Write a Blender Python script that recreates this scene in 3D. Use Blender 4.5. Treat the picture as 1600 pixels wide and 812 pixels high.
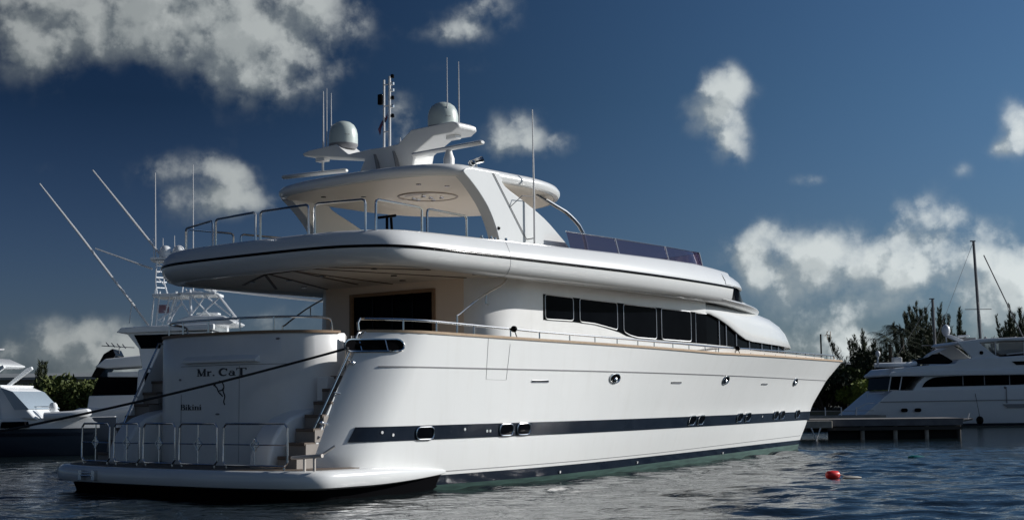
import bpy, bmesh, math, random
import numpy as np
from mathutils import Vector, Matrix
R = math.radians
for o in list(bpy.data.objects): bpy.data.objects.remove(o)
scn = bpy.context.scene
COL = scn.collection

# ---------------------------------------------------------------- camera
CAM_H = 1.7
cam_d = bpy.data.cameras.new('camera'); cam = bpy.data.objects.new('camera', cam_d); COL.objects.link(cam)
cam_d.sensor_width = 36; cam_d.lens = 2200*36/1600; cam_d.clip_start = .1; cam_d.clip_end = 8000
pitch = math.atan(220.6/2200); roll = R(.65)
F = Vector((0, math.cos(pitch), math.sin(pitch))); R0 = Vector((1, 0, 0)); U0 = Vector((0, -math.sin(pitch), math.cos(pitch)))
RR = math.cos(roll)*R0 - math.sin(roll)*U0; UU = math.sin(roll)*R0 + math.cos(roll)*U0
m = Matrix((RR, UU, -F)).transposed().to_4x4(); m.translation = Vector((0, 0, CAM_H))
cam.matrix_world = m
scn.camera = cam

# ---------------------------------------------------------------- light
SUN_AZ, SUN_EL = R(15), R(23.5)          # azimuth from +X towards +Y
L = Vector((math.cos(SUN_EL)*math.cos(SUN_AZ), math.cos(SUN_EL)*math.sin(SUN_AZ), math.sin(SUN_EL)))
sd = bpy.data.lights.new('sun', 'SUN'); sd.energy = 4.7; sd.angle = R(.5); sd.color = (1, .975, .94)
sun = bpy.data.objects.new('sun', sd); COL.objects.link(sun)
sun.rotation_euler = L.to_track_quat('Z', 'Y').to_euler(); sun.location = (30, 0, 40)
SKY_STR = .05
scn.view_settings.view_transform = 'Standard'; scn.view_settings.look = 'None'
scn.view_settings.exposure = 0; scn.view_settings.gamma = 1
scn.view_settings.use_curve_mapping = False
scn.cycles.max_bounces = 16; scn.cycles.diffuse_bounces = 8

world = bpy.data.worlds.new('World'); scn.world = world; world.use_nodes = True
def build_world():
    nt = world.node_tree; N = nt.nodes; K = nt.links; N.clear()
    out = N.new('ShaderNodeOutputWorld'); bg = N.new('ShaderNodeBackground'); bg.inputs[1].default_value = SKY_STR
    sky = N.new('ShaderNodeTexSky'); sky.sky_type = 'NISHITA'; sky.sun_disc = False
    sky.sun_elevation = SUN_EL; sky.sun_rotation = math.pi/2 - SUN_AZ
    sky.air_density = 1.0; sky.dust_density = .6; sky.ozone_density = 1.5
    # the photo was taken through a polariser: whole sky darker and deeper blue
    tint = N.new('ShaderNodeMix'); tint.data_type = 'RGBA'; tint.blend_type = 'MULTIPLY'; tint.inputs[0].default_value = 1
    K.new(sky.outputs[0], tint.inputs[6])
    tc = N.new('ShaderNodeTexCoord'); sp = N.new('ShaderNodeSeparateXYZ'); K.new(tc.outputs['Generated'], sp.inputs[0])
    # deepest blue is the polarised band about 90 degrees from the sun
    tf = N.new('ShaderNodeMapRange'); tf.inputs[1].default_value = -.30; tf.inputs[2].default_value = .52; K.new(sp.outputs[0], tf.inputs[0]); tf.interpolation_type = 'SMOOTHSTEP'
    tm = N.new('ShaderNodeMix'); tm.data_type = 'RGBA'; tm.inputs[6].default_value = SKY_TINT; tm.inputs[7].default_value = SKY_TINT2
    pass
    def M(op, a, b=None, c=None):
        n = N.new('ShaderNodeMath'); n.operation = op
        for i, x in enumerate((a, b, c)):
            if x is None: continue
            if isinstance(x, (int, float)): n.inputs[i].default_value = x
            else: K.new(x, n.inputs[i])
        return n.outputs[0]
    az = M('ARCTAN2', sp.outputs[0], sp.outputs[1]); el = M('ARCSINE', sp.outputs[2])
    # the band fades towards the horizon haze
    K.new(tf.outputs[0], tm.inputs[0])
    tl = N.new('ShaderNodeMix'); tl.data_type = 'RGBA'; K.new(tm.outputs[2], tl.inputs[6]); tl.inputs[7].default_value = (.48, .60, .98, 1)
    K.new(M('MULTIPLY', M('MAXIMUM', M('SUBTRACT', 1.0, M('DIVIDE', el, .21)), 0.0), .72), tl.inputs[0]); K.new(tl.outputs[2], tint.inputs[7])
    cmb = N.new('ShaderNodeCombineXYZ'); K.new(az, cmb.inputs[0]); K.new(el, cmb.inputs[1])
    # density group
    g = bpy.data.node_groups.new('cloud_density', 'ShaderNodeTree')
    g.interface.new_socket('P', in_out='INPUT', socket_type='NodeSocketVector')
    g.interface.new_socket('D', in_out='OUTPUT', socket_type='NodeSocketFloat')
    gi = g.nodes.new('NodeGroupInput'); go = g.nodes.new('NodeGroupOutput'); G = g.nodes; GK = g.links
    def GM(op, a, b=None, c=None, clamp=False):
        n = G.new('ShaderNodeMath'); n.operation = op; n.use_clamp = clamp
        for i, x in enumerate((a, b, c)):
            if x is None: continue
            if isinstance(x, (int, float)): n.inputs[i].default_value = x
            else: GK.new(x, n.inputs[i])
        return n.outputs[0]
    def noise(scale, det, rough, dist=0):
        n = G.new('ShaderNodeTexNoise'); n.noise_dimensions = '2D'; n.inputs['Scale'].default_value = scale; n.inputs['Detail'].default_value = det
        n.inputs['Roughness'].default_value = rough; n.inputs['Distortion'].default_value = dist
        GK.new(gi.outputs[0], n.inputs['Vector']); return n
    acc = None
    for (a, e, ra, re, w) in CLOUDS:
        s = G.new('ShaderNodeVectorMath'); s.operation = 'SUBTRACT'; GK.new(gi.outputs[0], s.inputs[0]); s.inputs[1].default_value = (a, e, 0)
        q = G.new('ShaderNodeVectorMath'); q.operation = 'MULTIPLY'; GK.new(s.outputs[0], q.inputs[0]); q.inputs[1].default_value = (1/ra, 1/re, 0)
        d = G.new('ShaderNodeVectorMath'); d.operation = 'DOT_PRODUCT'; GK.new(q.outputs[0], d.inputs[0]); GK.new(q.outputs[0], d.inputs[1])
        v = GM('MULTIPLY', d.outputs['Value'], -1.0); v = GM('EXPONENT', v)
        v = GM('MULTIPLY', v, w*1.15)
        acc = v if acc is None else GM('ADD', acc, v)
    n1 = noise(22, 7, .55, .0); n2 = noise(75, 6, .58)
    # billows: warped voronoi cells give the rounded cauliflower edge
    wv = G.new('ShaderNodeVectorMath'); wv.operation = 'SCALE'; wv.inputs['Scale'].default_value = .022; GK.new(n2.outputs['Color'], wv.inputs[0])
    wa = G.new('ShaderNodeVectorMath'); wa.operation = 'ADD'; GK.new(gi.outputs[0], wa.inputs[0]); GK.new(wv.outputs[0], wa.inputs[1])
    vo = G.new('ShaderNodeTexVoronoi'); vo.feature = 'F1'; vo.voronoi_dimensions = '2D'; vo.inputs['Scale'].default_value = 48
    GK.new(wa.outputs[0], vo.inputs['Vector'])
    bil = GM('MULTIPLY', GM('SUBTRACT', .46, vo.outputs['Distance']), .75)
    nn = GM('ADD', GM('ADD', GM('MULTIPLY', GM('SUBTRACT', n1.outputs['Fac'], .48), 2.6), GM('MULTIPLY', GM('SUBTRACT', n2.outputs['Fac'], .5), .6)), bil)
    acc = GM('MINIMUM', acc, 1.5)
    edge = GM('MULTIPLY', nn, GM('MINIMUM', GM('ADD', GM('MULTIPLY', acc, 1.2), .12), 1.0))
    tot = GM('ADD', acc, edge)
    mr = G.new('ShaderNodeMapRange'); mr.interpolation_type = 'SMOOTHSTEP'
    GK.new(tot, mr.inputs[0]); mr.inputs[1].default_value = .16; mr.inputs[2].default_value = 1.95
    GK.new(mr.outputs[0], go.inputs[0])
    def dens(vec):
        n = N.new('ShaderNodeGroup'); n.node_tree = g; K.new(vec, n.inputs[0]); return n.outputs[0]
    d0 = dens(cmb.outputs[0])
    sh = N.new('ShaderNodeVectorMath'); sh.operation = 'ADD'; K.new(cmb.outputs[0], sh.inputs[0]); sh.inputs[1].default_value = (.010, .012, 0)
    d1 = dens(sh.outputs[0])
    lit = M('ADD', M('MULTIPLY', M('SUBTRACT', d0, d1), 1.9), M('ADD', M('MULTIPLY', d0, .40), .15))
    cr = N.new('ShaderNodeMix'); cr.data_type = 'RGBA'; cr.clamp_factor = True
    K.new(lit, cr.inputs[0]); cr.inputs[6].default_value = CLOUD_DARK; cr.inputs[7].default_value = CLOUD_LIT
    # clouds brighter towards the sun; raised behind the camera as added fill
    bri = M('ADD', M('MULTIPLY', sp.outputs[0], 1.0), .97); bri = M('MAXIMUM', bri, M('MULTIPLY', M('GREATER_THAN', 0.0, sp.outputs[1]), .9)); bri = M('MINIMUM', bri, 1.6)
    cs = N.new('ShaderNodeVectorMath'); cs.operation = 'SCALE'; K.new(cr.outputs[2], cs.inputs[0]); K.new(bri, cs.inputs['Scale'])
    mx = N.new('ShaderNodeMix'); mx.data_type = 'RGBA'
    K.new(M('MULTIPLY', d0, .93), mx.inputs[0]); K.new(tint.outputs[2], mx.inputs[6]); K.new(cs.outputs[0], mx.inputs[7])
    K.new(mx.outputs[2], bg.inputs[0]); K.new(bg.outputs[0], out.inputs[0])
SKY_TINT = (.09, .165, .295, 1); SKY_TINT2 = (.52, .80, 1.10, 1)
CLOUD_DARK = (5.6, 6.4, 6.7, 1); CLOUD_LIT = (11.0, 11.8, 11.8, 1)
def dirae(px, py):
    r = F + RR*((px-800)/2200) - UU*((py-406)/2200); r.normalize(); return math.atan2(r.x, r.y), math.asin(r.z)
# clouds as (azimuth, elevation, widths, weight), in degrees of sky
CLOUDS = []
for (px, py, rx, ry, w) in [
    (30, 40, 90, 70, .8), (150, 20, 120, 50, .95), (280, 10, 130, 70, 1.0), (420, 40, 110, 90, 1.3), (400, 110, 60, 45, .8), (520, 10, 60, 40, .5), (60, 95, 40, 25, .4),
    (300, 290, 60, 42, 1.1), (370, 300, 50, 35, .8), (335, 265, 40, 25, .6), (235, 268, 45, 18, .35), (400, 320, 40, 18, .45),
    (740, 30, 60, 35, .55), (690, 52, 50, 16, .4), (770, 10, 40, 22, .4), (715, 105, 50, 14, .2), (525, 110, 20, 24, .25),
    (630, 195, 38, 42, .85), (815, 210, 50, 36, .85), (860, 222, 50, 18, .45), (780, 235, 40, 20, .4),
    (1125, 150, 38, 40, 1.0), (1110, 185, 36, 30, .6), (1150, 125, 26, 22, .6), (1145, 225, 30, 32, 1.0), (1265, 281, 40, 12, .5), (1505, 265, 16, 14, .35),
    (1590, 195, 22, 34, .8), (1570, 232, 30, 14, .5),
    (1180, 400, 50, 40, 1.1), (1250, 410, 70, 42, 1.1), (1330, 420, 70, 42, 1.0), (1440, 370, 62, 46, 1.3), (1470, 340, 36, 22, .6), (1420, 430, 50, 40, .9), (1190, 365, 22, 18, .5),
    (1560, 410, 60, 45, 1.1), (1590, 450, 50, 50, 1.0), (1540, 480, 60, 40, .7),
    (1320, 510, 34, 38, .95), (1260, 478, 34, 22, .4), (1365, 480, 40, 16, .35), (1215, 500, 40, 30, .3), (1260, 545, 90, 25, .6), (1400, 545, 120, 26, .55),
    (80, 525, 60, 24, .45), (140, 520, 70, 28, .75), (60, 560, 120, 26, .75), (180, 545, 60, 26, .7), (240, 560, 60, 26, .5), (145, 432, 22, 10, .25), (90, 265, 30, 12, .15),
    (420, 500, 60, 24, .45), (480, 490, 40, 20, .3), (150, 590, 160, 12, .6)]:
    a, e = dirae(px, py); CLOUDS.append((a, e, rx/2200*1.05, ry/2200*1.05, w))
for (a, e, ra, re, w) in [(60, 12, 14, 5, 1.1), (85, 20, 16, 6, .9), (110, 14, 18, 6, 1.1), (150, 22, 20, 8, 1.1), (190, 15, 22, 6, 1.1), (-60, 16, 16, 6, 1.0), (-100, 24, 20, 8, 1.1), (-140, 12, 18, 6, 1.0), (35, 9, 9, 4, .9), (-32, 10, 8, 4, .8)]:
    if a > 180: a -= 360
    CLOUDS.append((R(a), R(e), R(ra), R(re), w))
build_world()
world.cycles.sampling_method = 'MANUAL'; world.cycles.sample_map_resolution = 256

# ---------------------------------------------------------------- materials
def mat(name, col, rough=.5, metal=0, noise=None, bump=None, spec=.5, coat=0, col2=None, nscale=3, objco=True, stretch=None):
    m = bpy.data.materials.new(name); m.use_nodes = True; nt = m.node_tree; b = nt.nodes['Principled BSDF']
    b.inputs['Base Color'].default_value = (*col, 1); b.inputs['Roughness'].default_value = rough; b.inputs['Metallic'].default_value = metal
    b.inputs['Specular IOR Level'].default_value = spec; b.inputs['Coat Weight'].default_value = coat; b.inputs['Coat Roughness'].default_value = .08
    tc = nt.nodes.new('ShaderNodeTexCoord'); src = tc.outputs['Object']
    if stretch:
        mp = nt.nodes.new('ShaderNodeMapping'); nt.links.new(src, mp.inputs[0]); mp.inputs['Scale'].default_value = stretch; src = mp.outputs[0]
    if col2:
        n = nt.nodes.new('ShaderNodeTexNoise'); n.inputs['Scale'].default_value = nscale; n.inputs['Detail'].default_value = 6; n.inputs['Roughness'].default_value = .6
        nt.links.new(src, n.inputs['Vector'])
        mr = nt.nodes.new('ShaderNodeMapRange'); mr.inputs[1].default_value = .35; mr.inputs[2].default_value = .7; nt.links.new(n.outputs['Fac'], mr.inputs[0])
        mx = nt.nodes.new('ShaderNodeMix'); mx.data_type = 'RGBA'; mx.inputs[6].default_value = (*col, 1); mx.inputs[7].default_value = (*col2, 1)
        nt.links.new(mr.outputs[0], mx.inputs[0]); nt.links.new(mx.outputs[2], b.inputs['Base Color'])
    if bump:
        n = nt.nodes.new('ShaderNodeTexNoise'); n.inputs['Scale'].default_value = bump[0]; n.inputs['Detail'].default_value = 3
        nt.links.new(src, n.inputs['Vector'])
        bp = nt.nodes.new('ShaderNodeBump'); bp.inputs['Strength'].default_value = bump[1]; bp.inputs['Distance'].default_value = bump[2]
        nt.links.new(n.outputs['Fac'], bp.inputs['Height']); nt.links.new(bp.outputs[0], b.inputs['Normal'])
    return m
WHITE = mat('white_gelcoat', (.74, .75, .745), .22, coat=.25, col2=(.715, .725, .715), nscale=1.2, bump=(.8, .25, .02), stretch=(1, 1, .3))
WHITE2 = mat('white_moulding', (.80, .80, .79), .3, coat=.2, col2=(.76, .76, .74), nscale=2.5)
CREAM = mat('cream_headliner', (.78, .72, .64), .4, col2=(.75, .69, .61), nscale=1.5)
BEIGE = mat('beige_bulkhead', (.80, .68, .56), .45, col2=(.77, .65, .54), nscale=1.2)
NAVY = mat('navy_paint', (.009, .014, .024), .14, spec=.1, col2=(.014, .02, .032), nscale=4)
GREEN = mat('green_antifouling', (.015, .05, .045), .75, col2=(.05, .12, .10), nscale=3, stretch=(.5, .5, 6))
CHROME = mat('polished_steel', (.62, .62, .62), .16, metal=1)
SATIN = mat('satin_steel', (.66, .67, .68), .42, metal=.75)
GREY = mat('grey_trim', (.22, .22, .23), .5)
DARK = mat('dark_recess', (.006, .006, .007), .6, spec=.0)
BLACKT = mat('dark_trim', (.005, .005, .006), .12, spec=.05)
TEAK = mat('teak', (.30, .19, .11), .65, col2=(.20, .13, .08), nscale=14, stretch=(.3, 3, 3))
TEAKD = mat('weathered_teak', (.16, .12, .09), .7, col2=(.10, .075, .06), nscale=14, stretch=(.3, 4, 3))
GLASSD = mat('dark_glass', (.002, .0025, .004), .03, spec=.05, col2=(.004, .005, .007), nscale=.8)
GLASSD.node_tree.nodes['Principled BSDF'].inputs['IOR'].default_value = 1.2
DOMEW = mat('dome_plastic', (.52, .58, .55), .35, col2=(.48, .54, .51), nscale=3)
ANT = mat('antenna_white', (.7, .7, .7), .4)
ROPE = mat('black_rope', (.012, .012, .014), .8, bump=(60, .5, .01))
def streaks(m_, amount=.10):
    nt = m_.node_tree; b = nt.nodes['Principled BSDF']; src = b.inputs['Base Color'].links[0].from_socket
    tc = nt.nodes.new('ShaderNodeTexCoord'); mp = nt.nodes.new('ShaderNodeMapping'); mp.inputs['Scale'].default_value = (2.6, 2.6, .16); nt.links.new(tc.outputs['Object'], mp.inputs[0])
    n = nt.nodes.new('ShaderNodeTexNoise'); n.inputs['Scale'].default_value = 1.7; n.inputs['Detail'].default_value = 7; n.inputs['Roughness'].default_value = .65; nt.links.new(mp.outputs[0], n.inputs['Vector'])
    mr = nt.nodes.new('ShaderNodeMapRange'); mr.inputs[1].default_value = .50; mr.inputs[2].default_value = .80; mr.inputs[4].default_value = amount; nt.links.new(n.outputs['Fac'], mr.inputs[0])
    # grime line just above the waterline
    sp = nt.nodes.new('ShaderNodeSeparateXYZ'); nt.links.new(tc.outputs['Object'], sp.inputs[0])
    mz = nt.nodes.new('ShaderNodeMapRange'); mz.inputs[1].default_value = .95; mz.inputs[2].default_value = .30; mz.inputs[4].default_value = .12; nt.links.new(sp.outputs[2], mz.inputs[0])
    ad = nt.nodes.new('ShaderNodeMath'); ad.operation = 'ADD'; nt.links.new(mr.outputs[0], ad.inputs[0]); nt.links.new(mz.outputs[0], ad.inputs[1])
    mx = nt.nodes.new('ShaderNodeMix'); mx.data_type = 'RGBA'; nt.links.new(ad.outputs[0], mx.inputs[0]); nt.links.new(src, mx.inputs[6]); mx.inputs[7].default_value = (.45, .41, .34, 1)
    nt.links.new(mx.outputs[2], b.inputs['Base Color'])
HULLW = mat('hull_gelcoat', (.79, .80, .79), .32, coat=.0, col2=(.765, .78, .77), nscale=.9, bump=(.7, .3, .02), stretch=(1, 1, .35)); streaks(HULLW)
streaks(WHITE2, .06)
def purple():
    m = bpy.data.materials.new('tinted_acrylic'); m.use_nodes = True; nt = m.node_tree; nt.nodes.clear()
    o = nt.nodes.new('ShaderNodeOutputMaterial'); t = nt.nodes.new('ShaderNodeBsdfTransparent'); g = nt.nodes.new('ShaderNodeBsdfGlossy')
    d = nt.nodes.new('ShaderNodeBsdfDiffuse'); d.inputs[0].default_value = (.02, .014, .03, 1)
    t.inputs[0].default_value = (.40, .33, .46, 1); g.inputs['Roughness'].default_value = .03; g.inputs[0].default_value = (.9, .85, 1, 1)
    f = nt.nodes.new('ShaderNodeFresnel'); f.inputs[0].default_value = 1.4
    m1 = nt.nodes.new('ShaderNodeMixShader'); m1.inputs[0].default_value = .5; m2 = nt.nodes.new('ShaderNodeMixShader')
    nt.links.new(t.outputs[0], m1.inputs[1]); nt.links.new(d.outputs[0], m1.inputs[2])
    nt.links.new(f.outputs[0], m2.inputs[0]); nt.links.new(m1.outputs[0], m2.inputs[1]); nt.links.new(g.outputs[0], m2.inputs[2]); nt.links.new(m2.outputs[0], o.inputs[0])
    return m
PURPLE = purple()

# ---------------------------------------------------------------- mesh helpers
class MB:
    def __init__(s): s.v = []; s.f = []
    def add(s, vs, fs):
        b = len(s.v); s.v += [tuple(map(float, p)) for p in vs]; s.f += [tuple(b+i for i in f) for f in fs]; return s
    def rings(s, rs, closed=True, cap0=False, cap1=False):
        n = len(rs[0]); vs = [p for r in rs for p in r]; fs = []
        for i in range(len(rs)-1):
            for j in range(n if closed else n-1):
                k = (j+1) % n; fs.append((i*n+j, i*n+k, (i+1)*n+k, (i+1)*n+j))
        if cap0: fs.append(tuple(range(n-1, -1, -1)))
        if cap1: fs.append(tuple((len(rs)-1)*n+j for j in range(n)))
        return s.add(vs, fs)
    def tube(s, pts, r, n=8, closed=False, cap=True):
        pts = [Vector(p) for p in pts]; rs = []
        rad = r if isinstance(r, (list, tuple)) else [r]*len(pts)
        up = None
        for i, p in enumerate(pts):
            if closed: t = pts[(i+1) % len(pts)]-pts[i-1]
            else: t = pts[min(i+1, len(pts)-1)]-pts[max(i-1, 0)]
            t.normalize()
            if up is None:
                up = Vector((0, 0, 1)) if abs(t.z) < .9 else Vector((1, 0, 0))
            a = t.cross(up).normalized(); up = a.cross(t).normalized()
            rs.append([p + rad[i]*(math.cos(2*math.pi*j/n)*a + math.sin(2*math.pi*j/n)*up) for j in range(n)])
        if closed: rs.append(rs[0])
        return s.rings(rs, True, cap and not closed, cap and not closed)
    def box(s, x0, x1, y0, y1, z0, z1):
        vs = [(x, y, z) for x in (x0, x1) for y in (y0, y1) for z in (z0, z1)]
        return s.add(vs, [(0, 1, 3, 2), (4, 6, 7, 5), (0, 4, 5, 1), (2, 3, 7, 6), (0, 2, 6, 4), (1, 5, 7, 3)])
    def prism(s, poly, a0, a1, axis='y'):
        # poly in two coordinates, extruded along axis: 'y' -> (x,z), 'x' -> (y,z), 'z' -> (x,y)
        def P(p, a): return {'y': (p[0], a, p[1]), 'x': (a, p[0], p[1]), 'z': (p[0], p[1], a)}[axis]
        n = len(poly); vs = [P(p, a0) for p in poly]+[P(p, a1) for p in poly]
        fs = [tuple(range(n)), tuple(range(2*n-1, n-1, -1))]+[(i, i+n, (i+1) % n+n, (i+1) % n) for i in range(n)]
        return s.add(vs, fs)
    def lathe(s, prof, c=(0, 0, 0), n=24):
        rs = [[(c[0]+r*math.cos(2*math.pi*j/n), c[1]+r*math.sin(2*math.pi*j/n), c[2]+z) for j in range(n)] for r, z in prof]
        return s.rings(rs, True, True, True)
    def ball(s, c, r, n=10, sc=(1, 1, 1)):
        rs = []
        for i in range(1, n):
            a = math.pi*i/n; rs.append([(c[0]+sc[0]*r*math.sin(a)*math.cos(2*math.pi*j/14), c[1]+sc[1]*r*math.sin(a)*math.sin(2*math.pi*j/14), c[2]-sc[2]*r*math.cos(a)) for j in range(14)])
        return s.rings(rs, True, True, True)
    def build(s, name, material, parent=None, smooth=35, bevel=0, seg=2):
        me = bpy.data.meshes.new(name); me.from_pydata(s.v, [], s.f); me.update()
        bm = bmesh.new(); bm.from_mesh(me); bmesh.ops.remove_doubles(bm, verts=bm.verts, dist=1e-5); bmesh.ops.recalc_face_normals(bm, faces=bm.faces); bm.to_mesh(me); bm.free()
        if smooth:
            me.polygons.foreach_set('use_smooth', [True]*len(me.polygons))
            me.set_sharp_from_angle(angle=R(smooth))
        me.materials.append(material)
        o = bpy.data.objects.new(name, me); COL.objects.link(o)
        if parent: o.parent = parent
        if bevel:
            b = o.modifiers.new('bevel', 'BEVEL'); b.width = bevel; b.segments = seg; b.limit_method = 'ANGLE'; b.angle_limit = R(30)
            o.modifiers.new('wn', 'WEIGHTED_NORMAL')
        return o
def thing(name, label, cat, loc=(0, 0, 0), rz=0, group=None):
    o = bpy.data.objects.new(name, None); COL.objects.link(o); o.location = loc; o.rotation_euler = (0, 0, rz)
    o['label'] = label; o['category'] = cat; o.empty_display_size = .3
    if group: o['group'] = group
    return o
def tag(o, label=None, cat=None, group=None, kind=None):
    if label: o['label'] = label
    if cat: o['category'] = cat
    if group: o['group'] = group
    if kind: o['kind'] = kind
    return o
def smooth_path(pts, k=4, closed=False):
    pts = [np.array(p, float) for p in pts]; out = []; n = len(pts)
    for i in range(n if closed else n-1):
        p0 = pts[i-1] if (i or closed) else pts[0]; p1 = pts[i]; p2 = pts[(i+1) % n]; p3 = pts[(i+2) % n] if closed or i+2 < n else pts[-1]
        for j in range(k):
            t = j/k; out.append(tuple(.5*((2*p1)+(-p0+p2)*t+(2*p0-5*p1+4*p2-p3)*t*t+(-p0+3*p1-3*p2+p3)*t**3)))
    if not closed: out.append(tuple(pts[-1]))
    return out
def rrect(w, h, r, k=4):
    out = []
    for cx, cy, a0 in ((w/2-r, h/2-r, 0), (-w/2+r, h/2-r, 90), (-w/2+r, -h/2+r, 180), (w/2-r, -h/2+r, 270)):
        for i in range(k+1):
            a = R(a0+90*i/k); out.append((cx+r*math.cos(a), cy+r*math.sin(a)))
    return out

# ================================================================ water, shore
def build_water():
    def axis(lo, hi, step, far, n):
        mid = list(np.arange(lo, hi, step)); g = np.geomspace(step, far, n)
        return np.array(list(lo-np.cumsum(g)[::-1])+mid+list(hi+np.cumsum(g)))
    X = axis(-16, 24, .10, 250, 28); Y = axis(7, 46, .11, 250, 28)
    rng = np.random.RandomState(4)
    gx, gy = np.meshgrid(X, Y); z = np.zeros_like(gx)
    for i in range(90):
        lam = math.exp(rng.uniform(math.log(.42), math.log(3.2))); th = rng.normal(R(70), R(40)); k = 2*math.pi/lam
        kx, ky = k*math.cos(th), k*math.sin(th); ph = rng.uniform(0, 6.28)
        wx = gx+.25*np.sin(gy*.9+i)+.1*np.sin(gx*1.7+2*i); wy = gy+.25*np.sin(gx*.7+i*1.3)
        a = .0036*lam**.7
        z += a*np.sin(kx*wx+ky*wy+ph)
    env = .35+.65*(.5+.5*np.sin(gx*.31+1.2*np.sin(gy*.23))*np.cos(gy*.27+gx*.1))
    z *= env
    fade = np.clip((26-gx)/4, 0, 1)*np.clip((gx+18)/4, 0, 1)*np.clip((50-gy)/6, 0, 1)*np.clip((gy-4)/3, 0, 1)
    z *= fade
    ny, nx = gx.shape
    co = np.stack([gx, gy, z], -1).reshape(-1, 3)
    idx = np.arange(nx*ny).reshape(ny, nx)
    q = np.stack([idx[:-1, :-1], idx[:-1, 1:], idx[1:, 1:], idx[1:, :-1]], -1).reshape(-1, 4)
    me = bpy.data.meshes.new('water'); me.vertices.add(len(co)); me.vertices.foreach_set('co', co.ravel())
    me.loops.add(q.size); me.loops.foreach_set('vertex_index', q.ravel().astype(np.int32))
    me.polygons.add(len(q)); me.polygons.foreach_set('loop_start', np.arange(0, q.size, 4, dtype=np.int32)); me.polygons.foreach_set('use_smooth', np.ones(len(q), bool))
    me.update(calc_edges=True); me.validate()
    m = bpy.data.materials.new('harbour_water'); m.use_nodes = True; nt = m.node_tree; b = nt.nodes['Principled BSDF']
    b.inputs['Base Color'].default_value = (.010, .016, .018, 1); b.inputs['Roughness'].default_value = .09; b.inputs['IOR'].default_value = 1.333
    tc = nt.nodes.new('ShaderNodeTexCoord'); mp = nt.nodes.new('ShaderNodeMapping'); nt.links.new(tc.outputs['Object'], mp.inputs[0]); mp.inputs['Scale'].default_value = (.75, 1.25, 1)
    n1 = nt.nodes.new('ShaderNodeTexNoise'); n1.inputs['Scale'].default_value = 2.1; n1.inputs['Detail'].default_value = 3; n1.inputs['Roughness'].default_value = .55; n1.inputs['Distortion'].default_value = .6
    nt.links.new(mp.outputs[0], n1.inputs['Vector'])
    bp = nt.nodes.new('ShaderNodeBump'); bp.inputs['Strength'].default_value = .8; bp.inputs['Distance'].default_value = .045
    nt.links.new(n1.outputs['Fac'], bp.inputs['Height']); nt.links.new(bp.outputs[0], b.inputs['Normal'])
    me.materials.append(m)
    o = bpy.data.objects.new('water', me); COL.objects.link(o); o['kind'] = 'structure'
build_water()
DIRT = mat('shore_soil', (.10, .09, .07), .9, col2=(.06, .07, .04), nscale=.4)
CONC = mat('concrete', (.30, .29, .27), .85, col2=(.20, .195, .18), nscale=1.5, bump=(8, .3, .01))
def land():
    mb = MB(); xs = np.linspace(-400, 500, 60)
    a = [(x, 104+2*math.sin(x*.05), -.6) for x in xs]; b = [(x, 104.2+2*math.sin(x*.05), .7) for x in xs]; c = [(x, 115, .9) for x in xs]; d = [(x*4, 3000, .9) for x in xs]
    mb.rings([a, b, c, d], closed=False); o = mb.build('shore_ground', DIRT); o['kind'] = 'structure'
land()

# ================================================================ main yacht
YO = Vector((-5.99427169, 27.67038546, 0)); YROT = R(51)
Y = thing('motor_yacht', 'large white three-deck motor yacht with navy hull stripe, moored stern-first in the foreground', 'yacht', YO, YROT)

def us(z): return float(np.interp(z, [-.6, 0, .4, .76, 1.47, 2.28, 2.94, 3.1], [23.7, 24.25, 24.52, 24.86, 25.42, 26.5, 27.76, 28.0]))
def smi(t, xs, ys):
    xs = np.array(xs); ys = np.array(ys); m = np.gradient(ys, xs)
    i = int(np.clip(np.searchsorted(xs, t)-1, 0, len(xs)-2)); h = xs[i+1]-xs[i]; s = (t-xs[i])/h
    return float((2*s**3-3*s**2+1)*ys[i]+(s**3-2*s*s+s)*h*m[i]+(-2*s**3+3*s*s)*ys[i+1]+(s**3-s*s)*h*m[i+1])
def ush(t): return smi(t, [0, .2, .32, .42, .52, .64, .78, .89, .96, 1], [3.70, 3.70, 3.68, 3.52, 3.15, 2.55, 1.62, .82, .33, 0.02])
def uwl(t): return smi(t, [0, .15, .25, .36, .49, .63, .78, .91, 1], [3.45, 3.45, 3.38, 3.05, 2.48, 1.83, 1.15, .5, .03])
def zs(u): return float(np.interp(u, [0, .9, 6.3, 14, 20, 28.4], [3.08, 3.06, 2.98, 2.88, 2.91, 2.96]))
def B(u, z):
    t = min(max(u/us(z), 0), 1); s = min(max(z/2.95, 0), 1.05); e = .8+.5*t
    b = uwl(t)+(ush(t)-uwl(t))*s**e
    if z < 0: b *= 1+.25*z
    return max(b, .0)
def ue(z): return -.08+max(0, z-.72)*.565
def V(u, z):
    d = (u-ue(z))/1.25; b = B(u, z)
    if d < 1: d = max(d, 0); b -= .64*(1-d)**2.1
    return b
def hull_levels(zf0, zf1, n):
    TS = [1-math.cos(math.pi/2*i/10) for i in range(11)]
    rs = []
    for k in range(n+1):
        row_s = []
        def zz(u):
            a = zf0(u) if callable(zf0) else zf0; b = zf1(u) if callable(zf1) else zf1; return a+(b-a)*k/n
        z0 = zz(0); e = ue(z0); st = us(zz(26))
        ul = [e+1.25*t for t in TS]+list(np.linspace(e+1.25, st, 60))[1:]
        for u in ul: z = zz(u); row_s.append((u, -V(u, z) if u < st-1e-6 else 0, z))
        port = [(u, -v, z) for (u, v, z) in row_s[:-1]][::-1]
        rs.append(row_s+port)
    return rs
GT = lambda u: .10+.10*min(1, max(0, (u-6)/16))
BT = lambda u: .28+.06*min(1, max(0, u/20))
MB().rings(hull_levels(-.6, GT, 4), closed=False).build('antifouling', GREEN, Y, smooth=50)
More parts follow.
